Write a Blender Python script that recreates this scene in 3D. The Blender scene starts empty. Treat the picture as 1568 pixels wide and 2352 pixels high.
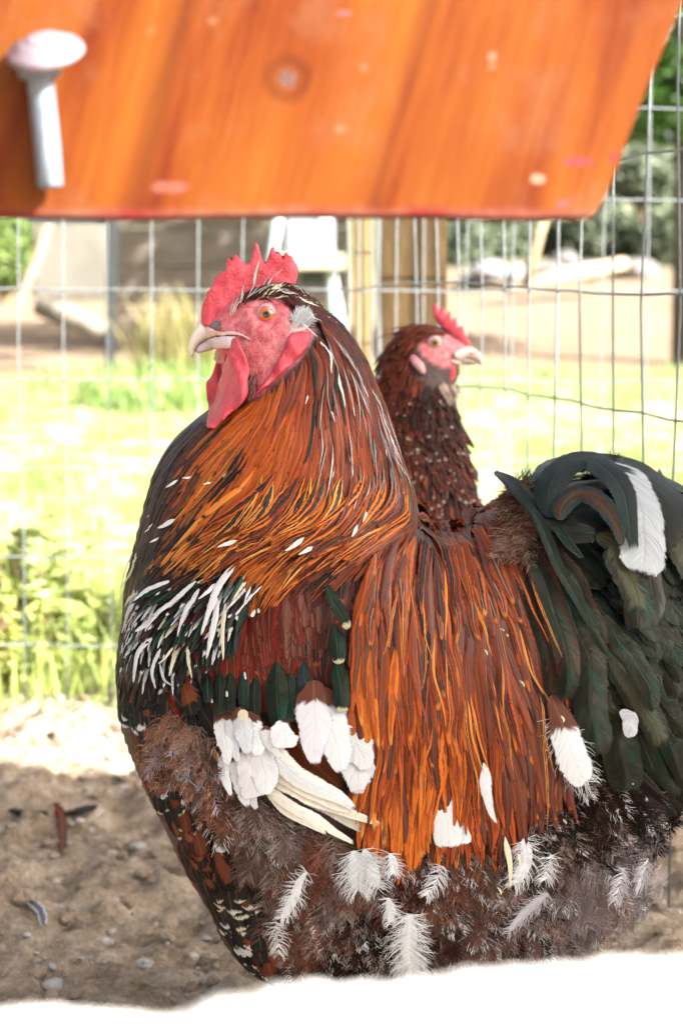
import bpy, bmesh, math, random
import numpy as np
from mathutils import Vector, Matrix
from mathutils.bvhtree import BVHTree
random.seed(7); np.random.seed(7)
C = bpy.context.scene.collection
SC = bpy.context.scene
R = math.radians

# ------------------------------------------------------------------ camera, light, exposure
H = 0.50                      # camera height (m)
F = 4768.0                    # focal length in units of a 1568 x 2352 picture
PITCH = math.atan((1176 - 640) / F)
cam = bpy.data.objects.new("camera", bpy.data.cameras.new("camera")); C.objects.link(cam)
cam.location = (0, 0, H); cam.rotation_euler = (math.pi/2 - PITCH, 0, 0)
cam.data.sensor_fit = 'VERTICAL'; cam.data.sensor_height = 22.2; cam.data.sensor_width = 14.8
cam.data.lens = 45.0; cam.data.clip_start = 0.02; cam.data.clip_end = 500
cam.data.dof.use_dof = True; cam.data.dof.focus_distance = 1.225; cam.data.dof.aperture_fstop = 6.3
SC.camera = cam

SUN_AZ, SUN_EL = R(60), R(36)           # azimuth: to the right of straight behind the camera
W = bpy.data.worlds.new("World"); SC.world = W; W.use_nodes = True
nt = W.node_tree; bg = nt.nodes["Background"]
sky = nt.nodes.new("ShaderNodeTexSky"); sky.sky_type = 'NISHITA'; sky.sun_disc = False
sky.sun_elevation = SUN_EL; sky.sun_rotation = math.pi - SUN_AZ
sky.air_density = 0.6; sky.dust_density = 7.0; sky.ozone_density = 0.3; sky.altitude = 200
hs = nt.nodes.new('ShaderNodeHueSaturation'); hs.inputs['Saturation'].default_value = .42; nt.links.new(sky.outputs[0], hs.inputs['Color'])
mw = nt.nodes.new('ShaderNodeMix'); mw.data_type = 'RGBA'; mw.blend_type = 'MULTIPLY'; mw.inputs[0].default_value = 1; mw.inputs[7].default_value = (1.0, .97, .93, 1); nt.links.new(hs.outputs[0], mw.inputs[6])   # thin bright haze instead of deep blue
nt.links.new(mw.outputs[2], bg.inputs[0]); bg.inputs[1].default_value = 0.08
sl = bpy.data.lights.new("sun", 'SUN'); sl.energy = 5.0; sl.angle = R(0.5); sl.color = (1.0, 0.95, 0.87)
sun = bpy.data.objects.new("sun", sl); C.objects.link(sun)
sd = Vector((math.sin(SUN_AZ)*math.cos(SUN_EL), -math.cos(SUN_AZ)*math.cos(SUN_EL), math.sin(SUN_EL)))
sun.rotation_euler = sd.to_track_quat('Z', 'Y').to_euler()
SC.view_settings.view_transform = 'Standard'; SC.view_settings.look = 'None'
SC.view_settings.exposure = 2.9; SC.view_settings.gamma = 1.0
SC.cycles.max_bounces = 6; SC.cycles.transparent_max_bounces = 16
SC.cycles.use_denoising = True

# ------------------------------------------------------------------ helpers
CAM = Vector((0, 0, H))
FW = Vector((0, math.cos(PITCH), -math.sin(PITCH))); UP = Vector((0, math.sin(PITCH), math.cos(PITCH)))
def ray(u, v):
    return FW + Vector((1, 0, 0))*((u-784)/F) - UP*((v-1176)/F)
def at(u, v, y):
    d = ray(u, v); return CAM + d*(y/d.y)
def s2l(c): c = c/255.0; return c/12.92 if c <= .04045 else ((c+.055)/1.055)**2.4
K = 0.56
def col(r, g, b, k=None):
    k = K if k is None else k
    return (s2l(r)*k, s2l(g)*k, s2l(b)*k)
def smooth(o):
    o.data.polygons.foreach_set('use_smooth', [True]*len(o.data.polygons))
def mesh(name, verts, faces, mat=None, parent=None, sm=False):
    me = bpy.data.meshes.new(name); me.from_pydata([tuple(v) for v in verts], [], [tuple(int(i) for i in f) for f in faces]); me.update()
    o = bpy.data.objects.new(name, me); C.objects.link(o)
    if mat: me.materials.append(mat)
    if parent: o.parent = parent; o.matrix_parent_inverse = Matrix.Translation(-parent.location)
    if sm: smooth(o)
    return o
def bmobj(name, bm, mat=None, parent=None, sm=False):
    me = bpy.data.meshes.new(name); bm.to_mesh(me); bm.free()
    o = bpy.data.objects.new(name, me); C.objects.link(o)
    if mat: me.materials.append(mat)
    if parent: o.parent = parent; o.matrix_parent_inverse = Matrix.Translation(-parent.location)
    if sm: smooth(o)
    return o
def tag(o, label=None, cat=None, group=None, kind=None):
    if label: o['label'] = label
    if cat: o['category'] = cat
    if group: o['group'] = group
    if kind: o['kind'] = kind
    return o
def empty(name, loc, label, cat, group=None):
    o = bpy.data.objects.new(name, None); C.objects.link(o); o.location = loc; o.empty_display_size = .05
    return tag(o, label, cat, group)
def box(bm, lo, hi, rot=None, piv=None, bev=0):
    r = bmesh.ops.create_cube(bm, size=1)
    vs = r['verts']
    c = [(a+b)/2 for a, b in zip(lo, hi)]; s = [b-a for a, b in zip(lo, hi)]
    for v in vs: v.co = Vector([v.co[i]*s[i]+c[i] for i in range(3)])
    if rot: bmesh.ops.rotate(bm, verts=vs, cent=piv or c, matrix=rot)
    if bev: bmesh.ops.bevel(bm, geom=[e for e in bm.edges if e.verts[0] in vs], offset=bev, segments=2, affect='EDGES')
def tube(path, rad, n=8, cap=True):
    """verts, faces of a tube along path; rad number or list"""
    P = [Vector(p) for p in path]; V = []; Fc = []
    rad = rad if hasattr(rad, '__len__') else [rad]*len(P)
    ref = None
    for i, p in enumerate(P):
        t = (P[min(i+1, len(P)-1)] - P[max(i-1, 0)]).normalized()
        if ref is None: ref = t.orthogonal().normalized()
        a = (ref - t*ref.dot(t)).normalized(); ref = a; b = t.cross(a)
        for k in range(n):
            th = 2*math.pi*k/n; V.append(p + (a*math.cos(th)+b*math.sin(th))*rad[i])
    for i in range(len(P)-1):
        for k in range(n):
            Fc.append((i*n+k, i*n+(k+1) % n, (i+1)*n+(k+1) % n, (i+1)*n+k))
    if cap: Fc.append(tuple(range(n-1, -1, -1))); Fc.append(tuple(range((len(P)-1)*n, len(P)*n)))
    return V, Fc
def tubes(lst):
    V = []; Fc = []
    for a in lst:
        v, f = tube(*a[:2], **(a[2] if len(a) > 2 else {})); o = len(V); V += v; Fc += [tuple(i+o for i in q) for q in f]
    return V, Fc
_tab = np.random.RandomState(3).rand(256, 256)
def vnoise(x, y):
    x = np.asarray(x, float); y = np.asarray(y, float)
    xi = np.floor(x).astype(int); yi = np.floor(y).astype(int); fx = x-xi; fy = y-yi
    fx = fx*fx*(3-2*fx); fy = fy*fy*(3-2*fy)
    g = lambda a, b: _tab[a & 255, b & 255]
    return (g(xi, yi)*(1-fx)+g(xi+1, yi)*fx)*(1-fy)+(g(xi, yi+1)*(1-fx)+g(xi+1, yi+1)*fx)*fy
def fbm(x, y, f, o=4, g=.5):
    s = 0; a = 1; n = 0
    for i in range(o):
        s = s + a*vnoise(x*f+i*17.3, y*f+i*9.1); n += a; a *= g; f *= 2.03
    return s/n - .5
def inpoly(px, py, poly):
    px = np.asarray(px, float); py = np.asarray(py, float); r = np.zeros(px.shape, bool); n = len(poly)
    for i in range(n):
        x1, y1 = poly[i]; x2, y2 = poly[(i+1) % n]
        c = ((y1 > py) != (y2 > py))
        with np.errstate(divide='ignore', invalid='ignore'):
            r ^= c & (px < (x2-x1)*(py-y1)/((y2-y1) if y2 != y1 else 1e-12)+x1)
    return r
def nearest_on(px, py, poly):
    bd = np.full(px.shape, 1e9); bx = px.copy(); by = py.copy(); n = len(poly)
    for i in range(n):
        x1, y1 = poly[i]; x2, y2 = poly[(i+1) % n]; dx, dy = x2-x1, y2-y1; L = dx*dx+dy*dy+1e-18
        t = np.clip(((px-x1)*dx+(py-y1)*dy)/L, 0, 1); qx = x1+t*dx; qy = y1+t*dy
        d = (px-qx)**2+(py-qy)**2; m = d < bd; bd[m] = d[m]; bx[m] = qx[m]; by[m] = qy[m]
    return np.sqrt(bd), bx, by
def crom(pts, n):
    """Catmull-Rom resample to n points"""
    P = [np.array(p, float) for p in pts]; P = [2*P[0]-P[1]]+P+[2*P[-1]-P[-2]]; out = []
    m = len(P)-3
    for i in range(n):
        s = i/(n-1)*m; k = min(int(s), m-1); t = s-k; a, b, c, d = P[k:k+4]
        out.append(.5*((2*b)+(-a+c)*t+(2*a-5*b+4*c-d)*t*t+(-a+3*b-3*c+d)*t**3))
    return np.array(out)
def smooth_poly(poly, k=4):
    P = [np.array(p, float) for p in poly]; n = len(P); out = []
    for i in range(n):
        a, b, c, d = P[i-1], P[i], P[(i+1) % n], P[(i+2) % n]
        for j in range(k):
            t = j/k; out.append(tuple(.5*((2*b)+(-a+c)*t+(2*a-5*b+4*c-d)*t*t+(-a+3*b-3*c+d)*t**3)))
    return out

# ---- materials
def newmat(name):
    m = bpy.data.materials.new(name); m.use_nodes = True
    return m, m.node_tree, m.node_tree.nodes, m.node_tree.links, m.node_tree.nodes["Principled BSDF"]
class NB:
    """small node builder"""
    def __init__(s, nt): s.nt = nt; s.N = nt.nodes; s.L = nt.links
    def put(s, sock, v):
        if hasattr(v, 'is_linked') or isinstance(v, bpy.types.NodeSocket): s.L.new(v, sock)
        else:
            if sock.type == 'RGBA' and len(v) == 3: v = (*v, 1)
            sock.default_value = v
    def math(s, op, a, b=0.0, c=0.0, clamp=False):
        n = s.N.new("ShaderNodeMath"); n.operation = op; n.use_clamp = clamp
        for i, v in enumerate((a, b, c)): s.put(n.inputs[i], v)
        return n.outputs[0]
    def mix(s, f, a, b, mode='MIX'):
        n = s.N.new("ShaderNodeMix"); n.data_type = 'RGBA'; n.blend_type = mode
        s.put(n.inputs[0], f); s.put(n.inputs[6], a); s.put(n.inputs[7], b); return n.outputs[2]
    def step(s, x, a, b):
        n = s.N.new("ShaderNodeMapRange"); n.interpolation_type = 'SMOOTHSTEP'
        s.put(n.inputs[0], x); s.put(n.inputs[1], a); s.put(n.inputs[2], b); return n.outputs[0]
    def noise(s, vec, scale, detail=3, rough=.55, dist=0):
        n = s.N.new("ShaderNodeTexNoise"); n.inputs['Scale'].default_value = scale; n.inputs['Detail'].default_value = detail
        n.inputs['Roughness'].default_value = rough; n.inputs['Distortion'].default_value = dist
        if vec is not None: s.L.new(vec, n.inputs['Vector'])
        return n.outputs[0]
    def attr(s, name):
        n = s.N.new("ShaderNodeAttribute"); n.attribute_name = name; return n
    def sep(s, v):
        n = s.N.new("ShaderNodeSeparateXYZ"); s.L.new(v, n.inputs[0]); return n.outputs
    def comb(s, x, y, z):
        n = s.N.new("ShaderNodeCombineXYZ")
        for i, v in enumerate((x, y, z)): s.put(n.inputs[i], v)
        return n.outputs[0]
    def geo(s): return s.N.new("ShaderNodeNewGeometry").outputs['Position']
    def scale(s, v, x, y, z):
        n = s.N.new("ShaderNodeVectorMath"); n.operation = 'MULTIPLY'; s.put(n.inputs[0], v); n.inputs[1].default_value = (x, y, z); return n.outputs[0]
    def ramp(s, f, stops):
        n = s.N.new("ShaderNodeValToRGB"); s.L.new(f, n.inputs[0]); e = n.color_ramp.elements
        while len(e) < len(stops): e.new(.5)
        for i, (p, c) in enumerate(stops): e[i].position = p; e[i].color = (*c, 1)
        return n.outputs[0]
    def bump(s, h, strength, dist=.001, normal=None):
        n = s.N.new("ShaderNodeBump"); n.inputs['Strength'].default_value = strength; n.inputs['Distance'].default_value = dist
        s.L.new(h, n.inputs['Height'])
        if normal is not None: s.L.new(normal, n.inputs['Normal'])
        return n.outputs[0]
def simple(name, c, rough=.6, spec=.5, metal=0, c2=None, nscale=40, bumpd=0, bscale=None, stretch=(1, 1, 1), trans=None):
    m, t, N, L, B = newmat(name); nb = NB(t)
    g = nb.scale(nb.geo(), *stretch)
    n = nb.noise(g, nscale, 5, .6)
    c2 = c2 or tuple(x*.6 for x in c)
    L.new(nb.ramp(n, [(.3, c2), (.68, c)]), B.inputs['Base Color'])
    B.inputs['Roughness'].default_value = rough; B.inputs['Specular IOR Level'].default_value = spec; B.inputs['Metallic'].default_value = metal
    if bumpd: L.new(nb.bump(nb.noise(g, bscale or nscale*3, 4, .6), 1.0, bumpd), B.inputs['Normal'])
    return m
def feather_mat(name, rough=.42, spec=.5, iri=0.0, coat=0.0, bump=.5, along=0.0, shaft=.35, fray=1.0, amp=1.4):
    m, t, N, L, B = newmat(name); nb = NB(t)
    fp = nb.attr('fp'); x, vn, b = nb.sep(fp.outputs['Vector'])[:3]
    ca = nb.attr('ca'); cb = nb.attr('cb'); ct = nb.attr('ct')
    rnd = cb.outputs['Alpha']; ax = nb.math('ABSOLUTE', x)
    r50 = nb.math('MULTIPLY', rnd, 57.0)
    n1 = nb.noise(nb.comb(nb.math('MULTIPLY', x, 1.2), nb.math('MULTIPLY', b, 4.5), r50), 1.0, 3, .65)
    n2 = nb.noise(nb.comb(nb.math('MULTIPLY', x, 2.0), nb.math('MULTIPLY', b, 1.3), r50), 1.0, 2, .5)
    nj = nb.math('ADD', nb.math('MULTIPLY', nb.math('SUBTRACT', n1, .5), .8), nb.math('MULTIPLY', nb.math('SUBTRACT', n2, .5), .5))
    e = nb.math('ADD', ax, nj)
    a = ca.outputs['Alpha']
    mf = nb.step(e, nb.math('SUBTRACT', a, .13), nb.math('ADD', a, .13))
    c = nb.mix(mf, ca.outputs['Color'], cb.outputs['Color'])
    tv = nb.math('SUBTRACT', nb.math('ADD', vn, nb.math('MULTIPLY', nj, .22)), ct.outputs['Alpha'])
    c = nb.mix(nb.step(tv, -.03, .03), c, ct.outputs['Color'])
    n4 = nb.noise(nb.comb(nb.math('MULTIPLY', x, 7.0), nb.math('MULTIPLY', b, .9), r50), 1.0, 2, .6)
    nf = nb.noise(nb.comb(nb.math('MULTIPLY', x, .6), nb.math('MULTIPLY', b, 19.0), r50), 1.0, 2, .6)
    tex = nb.math('ADD', nb.math('MULTIPLY', nb.math('ADD', nb.math('MULTIPLY', n1, .28), nb.math('MULTIPLY', nf, .72)), 1.0-along), nb.math('MULTIPLY', n4, along))
    val = nb.math('ADD', 1.0-amp*.5, nb.math('MULTIPLY', tex, amp))
    c = nb.mix(1.0, c, nb.comb(val, val, val), 'MULTIPLY')
    sh = nb.math('SUBTRACT', 1.0, nb.step(ax, .03, .10))
    c = nb.mix(nb.math('MULTIPLY', sh, shaft), c, (.35, .22, .12))
    L.new(c, B.inputs['Base Color'])
    B.inputs['Roughness'].default_value = rough; B.inputs['Specular IOR Level'].default_value = spec
    B.inputs['Coat Weight'].default_value = coat; B.inputs['Coat Roughness'].default_value = .22
    if iri:
        gm = N.new('ShaderNodeGamma'); gm.inputs[1].default_value = 1.4; L.new(c, gm.inputs[0])
        n3 = nb.noise(nb.comb(nb.math('MULTIPLY', x, .7), nb.math('MULTIPLY', b, .35), r50), 1.0, 2, .5)
        glow = nb.ramp(n3, [(.50, (0, 0, 0)), (.62, (.002, .007, .005)), (.72, (.010, .010, .018))])
        glow = nb.mix(1.0, glow, nb.comb(val, val, val), 'MULTIPLY')
        L.new(nb.mix(1.0, gm.outputs[0], glow, 'ADD'), B.inputs['Base Color'])
        n3 = nb.noise(nb.comb(x, nb.math('MULTIPLY', b, .5), r50), 1.0, 2, .5)
        tint = nb.ramp(n3, [(.3, (.62, .60, .46)), (.56, (.50, .56, .44)), (.66, (.30, .70, .52)), (.76, (.36, .36, .7))])
        L.new(tint, B.inputs['Specular Tint']); B.inputs['Specular IOR Level'].default_value = .32
        B.inputs['Sheen Weight'].default_value = .0
        B.inputs['IOR'].default_value = 1.5
    L.new(nb.bump(nb.math('ADD', tex, nb.math('MULTIPLY', sh, .3)), bump, .0007), B.inputs['Normal'])
    if fray:
        ed = nb.math('MULTIPLY', nb.math('SUBTRACT', 1.0, ax), 3.2)
        et = nb.math('MULTIPLY', nb.math('SUBTRACT', 1.0, vn), 11.0)
        al = nb.math('SUBTRACT', nb.math('MINIMUM', ed, et), nb.math('MULTIPLY', nb.math('SUBTRACT', nb.math('ADD', nb.math('MULTIPLY', nf, .55), nb.math('MULTIPLY', n1, .45)), .28), 2.0*fray))
        L.new(nb.step(al, -.12, .22), B.inputs['Alpha'])
    return m

# ------------------------------------------------------------------ inflated outlines (thick, two sided bodies)
def poisson(mask, h):
    """solve lap phi = -4 inside mask, phi=0 outside"""
    phi = np.zeros(mask.shape)
    if max(mask.shape) > 60:
        mc = mask[::2, ::2]; pc = poisson(mc, h*2)
        phi = np.repeat(np.repeat(pc, 2, 0), 2, 1)[:mask.shape[0], :mask.shape[1]]*mask
        it = 60
    else: it = 1500
    for _ in range(it):
        p = np.zeros_like(phi)
        p[1:-1, 1:-1] = (phi[2:, 1:-1]+phi[:-2, 1:-1]+phi[1:-1, 2:]+phi[1:-1, :-2]+4*h*h)/4
        phi = p*mask
    return phi
class Inflate:
    def __init__(s, polyD, y, step, k=.65, cap=None, smoothk=4):
        pd = smooth_poly(polyD, smoothk) if smoothk > 1 else polyD
        P = [at(u, v, y) for u, v in pd]; s.poly = [(p.x, p.z) for p in P]; s.y = y; s.h = step
        xs = [p[0] for p in s.poly]; zs = [p[1] for p in s.poly]
        s.x0 = min(xs)-2*step; s.z0 = min(zs)-2*step
        s.nx = int((max(xs)-s.x0)/step)+3; s.nz = int((max(zs)-s.z0)/step)+3
        gx = s.x0+np.arange(s.nx)*step; gz = s.z0+np.arange(s.nz)*step
        s.GX, s.GZ = np.meshgrid(gx, gz, indexing='ij')
        s.mask = inpoly(s.GX, s.GZ, s.poly)
        s.mask[0, :] = s.mask[-1, :] = False; s.mask[:, 0] = s.mask[:, -1] = False
        w = k*np.sqrt(poisson(s.mask, step))
        if cap: w = cap*np.tanh(w/cap)
        s.w = w
    def W(s, x, z):
        fx = np.clip((np.asarray(x)-s.x0)/s.h, 0, s.nx-1.001); fz = np.clip((np.asarray(z)-s.z0)/s.h, 0, s.nz-1.001)
        i = fx.astype(int); j = fz.astype(int); a = fx-i; b = fz-j; w = s.w
        return w[i, j]*(1-a)*(1-b)+w[i+1, j]*a*(1-b)+w[i, j+1]*(1-a)*b+w[i+1, j+1]*a*b
    def build(s, front=None, back=None, disp=None, sides=2):
        """front/back: functions (x,z)->half width offset of the two faces. returns verts, faces"""
        m = s.mask; cell = m[:-1, :-1] | m[1:, :-1] | m[:-1, 1:] | m[1:, 1:]
        use = np.zeros(m.shape, bool)
        for a, b in ((0, 0), (1, 0), (0, 1), (1, 1)):
            use[a:a+cell.shape[0], b:b+cell.shape[1]] |= cell
        ii, jj = np.nonzero(use); x = s.GX[ii, jj].copy(); z = s.GZ[ii, jj].copy(); w = s.w[ii, jj].copy()
        inside = m[ii, jj]; rim = ~inside
        _, bx, bz = nearest_on(x[rim], z[rim], s.poly); x[rim] = bx; z[rim] = bz; w[rim] = 0
        if disp is not None: w = w + np.where(inside, disp(x, z, w), 0)
        idx = -np.ones(m.shape, int); idx[ii, jj] = np.arange(len(ii)); n = len(ii)
        yf = s.y - w - (front(x, z) if front else 0); yb = s.y + w*(1 if sides == 2 else .3) - (back(x, z) if back else (front(x, z) if front else 0))
        V = np.concatenate([np.stack([x, yf, z], 1), np.stack([x, yb, z], 1)])
        # share the rim vertices
        remap = np.arange(2*n); remap[n:][rim] = np.nonzero(rim)[0]
        ci, cj = np.nonzero(cell)
        q = np.stack([idx[ci, cj], idx[ci+1, cj], idx[ci+1, cj+1], idx[ci, cj+1]], 1)
        qb = remap[(q+n)[:, ::-1]]
        allrim = rim[q].all(1)
        Fc = np.concatenate([q, qb[~allrim]])
        good = [f for f in Fc.tolist() if len(set(f)) == 4]
        used = np.unique(np.array(good)); mp = -np.ones(len(V), int); mp[used] = np.arange(len(used))
        return V[used], [tuple(mp[f] for f in q) for q in good]

# ------------------------------------------------------------------ feathers
def prof(kind, t):
    if kind == 'lance': return np.minimum(1, (t/.3+.03))**.8*np.clip(1-t, 0, 1)**.6*1.25
    if kind == 'round': return np.minimum(1, (t/.35+.15))**.6*np.sqrt(np.clip(1-(np.clip((t-.62)/.38, 0, 1))**2.2, 0.0, 1))
    if kind == 'blunt': return np.minimum(1, (t/.2+.2))**.6*np.sqrt(np.clip(1-(np.clip((t-.85)/.15, 0, 1))**2, 0.02, 1))
    if kind == 'quill': return np.minimum(1, (t/.15+.2))**.6*np.clip((1-t)/.45, 0, 1)**.55
class Plume:
    def __init__(s): s.V = []; s.A = []; s.B = []; s.T = []; s.P = []; s.F = []; s.n = 0; s.twin = None
    def add(s, P, N, hw, kind, ca, cb, ct, sw=.4, tip=2.0, cols=5, camber=.25, roll=0, jag=.06, mirror=None, asym=0):
        P = np.asarray(P, float); N = np.asarray(N, float); n = len(P)
        T = np.gradient(P, axis=0); T /= (np.linalg.norm(T, axis=1)[:, None]+1e-12)
        Bv = np.cross(N, T); Bv /= (np.linalg.norm(Bv, axis=1)[:, None]+1e-12); N2 = np.cross(T, Bv)
        if roll: Bv, N2 = Bv*math.cos(roll)+N2*math.sin(roll), N2*math.cos(roll)-Bv*math.sin(roll)
        t = np.linspace(0, 1, n); w = hw*prof(kind, t)
        seg = np.r_[0, np.cumsum(np.linalg.norm(np.diff(P, axis=0), axis=1))]*100
        xs = np.linspace(-1, 1, cols)
        jg = 1+np.random.uniform(-jag, jag, (n, cols))*np.abs(xs)[None]
        X = xs[None]*jg+asym*(1-np.abs(xs[None]))
        # barbs sweep toward the tip: the vane edge runs ahead of the shaft
        sw_f = (np.abs(xs)[None]*w[:, None])*.55*(1-t[:, None])*0.6
        V = P[:, None]+Bv[:, None]*(X*w[:, None])[..., None]-N2[:, None]*(camber*(xs**2)[None]*w[:, None])[..., None]+T[:, None]*sw_f[..., None]
        V = V.reshape(-1, 3)
        rnd = random.random()
        fp = np.stack([np.broadcast_to(xs[None], (n, cols)), np.broadcast_to(t[:, None], (n, cols)), seg[:, None]-np.abs(xs)[None]*hw*100*1.1], -1).reshape(-1, 3)
        m = n*cols
        s._push(V, fp, np.tile((*ca, sw), (m, 1)), np.tile((*cb, rnd), (m, 1)), np.tile((*ct, tip), (m, 1)), s._grid(n, cols))
        if mirror is not None:
            V2 = V.copy(); V2[:, 1] = 2*mirror-V2[:, 1]
            if s.twin is None: s.twin = Plume()
            s.twin._push(V2, fp, np.tile((*ca, sw), (m, 1)), np.tile((*cb, rnd), (m, 1)), np.tile((*ct, tip), (m, 1)), s._grid(n, cols)[:, ::-1])
    _gc = {}
    def _grid(s, n, c):
        if (n, c) not in s._gc:
            i = np.arange(n-1)[:, None]; j = np.arange(c-1)[None]; a = i*c+j
            s._gc[(n, c)] = np.stack([a, a+1, a+c+1, a+c], -1).reshape(-1, 4)
        return s._gc[(n, c)]
    def _push(s, V, fp, a, b, t, F):
        s.V.append(V); s.P.append(fp); s.A.append(a); s.B.append(b); s.T.append(t); s.F.append(F+s.n); s.n += len(V)
    def barbs(s, roots, ends, bend, wid, colr, colt, tip=.7):
        """thin downy barbs: quadratic strips root->end. arrays (m,3)"""
        m = len(roots); ts = np.array([0, .4, .75, 1.0]); D = ends-roots
        view = np.array([0, 1.0, 0]); S = np.cross(D, view); S /= (np.linalg.norm(S, axis=1)[:, None]+1e-9)
        V = []; fp = []
        for t in ts:
            c = roots+D*t+bend*(t*(1-t)*4)[..., None] if False else roots+D*t+bend*(t*(1-t)*4)
            ww = wid*(1-t*.75)
            V.append(c-S*ww); V.append(c+S*ww)
        V = np.stack(V, 1).reshape(-1, 3)
        f1 = np.array([[0.5, t, 0] for t in ts for _ in (0, 1)]); fp = np.tile(f1, (m, 1)); fp[:, 2] = np.repeat(np.random.rand(m), 8)*3
        base = np.array([[0, 1, 3, 2], [2, 3, 5, 4], [4, 5, 7, 6]])
        Fc = (np.arange(m)[:, None, None]*8+base[None]).reshape(-1, 4)
        k = m*8
        s._push(V, fp, np.tile((*colr, 0.3), (k, 1)), np.tile((*colr, random.random()), (k, 1)), np.tile((*colt, tip), (k, 1)), Fc)
    def down(s, P, N, hw, colr, colt, nb=26, tip=.7, wid=.00022, mess=.35):
        P = np.asarray(P, float); N = np.asarray(N, float); n = len(P)
        T = np.gradient(P, axis=0); T /= (np.linalg.norm(T, axis=1)[:, None]+1e-12)
        Bv = np.cross(N, T); Bv /= (np.linalg.norm(Bv, axis=1)[:, None]+1e-12)
        tt = np.random.uniform(0.0, 1, nb*2); idx = tt*(n-1); i = np.minimum(idx.astype(int), n-2); f = (idx-i)[:, None]
        p = P[i]*(1-f)+P[i+1]*f; t_ = T[i]; b_ = Bv[i]; n_ = N[i]
        side = np.where(np.random.rand(nb*2) < .5, -1, 1)[:, None]
        L = hw*(.75+.5*np.random.rand(nb*2))[:, None]*(.55+.6*np.sin(np.pi*np.clip(tt*.8+.15, 0, 1)))[:, None]
        fwd = (.45+1.1*tt+np.random.normal(0, .42, nb*2))[:, None]
        d = b_*side+t_*fwd+n_*np.random.uniform(-.1, mess, (nb*2, 1))+np.random.normal(0, mess*.35, (nb*2, 3))
        d /= np.linalg.norm(d, axis=1)[:, None]
        e = p+d*L
        bend = b_*side*L*.12+np.random.normal(0, .08, (nb*2, 3))*L
        s.barbs(p, e, bend, wid, colr, colt, tip)
    def build(s, name, mat, parent):
        if s.twin is not None: s.twin.build(name, mat, parent)
        V = np.concatenate(s.V).astype(np.float32); Fc = np.concatenate(s.F).astype(np.int32)
        me = bpy.data.meshes.new(name); me.vertices.add(len(V)); me.vertices.foreach_set('co', V.ravel())
        me.loops.add(Fc.size); me.loops.foreach_set('vertex_index', Fc.ravel())
        me.polygons.add(len(Fc)); me.polygons.foreach_set('loop_start', np.arange(0, Fc.size, 4, dtype=np.int32))
        try: me.polygons.foreach_set('loop_total', np.full(len(Fc), 4, np.int32))
        except Exception: pass
        me.polygons.foreach_set('use_smooth', np.ones(len(Fc), bool))
        me.update(calc_edges=True)
        for nm, dat in (('ca', s.A), ('cb', s.B), ('ct', s.T)):
            a = me.attributes.new(nm, 'FLOAT_COLOR', 'POINT'); a.data.foreach_set('color', np.concatenate(dat).astype(np.float32).ravel())
        a = me.attributes.new('fp', 'FLOAT_VECTOR', 'POINT'); a.data.foreach_set('vector', np.concatenate(s.P).astype(np.float32).ravel())
        o = bpy.data.objects.new(name, me); C.objects.link(o); me.materials.append(mat)
        if parent: o.parent = parent; o.matrix_parent_inverse = Matrix.Translation(-parent.location)
        return o
def flowfn(ctrl):
    A = np.array(ctrl, float)
    def f(u, v):
        d = (A[:, 0]-u)**2+(A[:, 1]-v)**2; w = 1/(d+400)**1.5
        x = (w*A[:, 2]).sum(); y = (w*A[:, 3]).sum(); l = math.hypot(x, y)+1e-9
        return x/l, y/l
    return f
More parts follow.
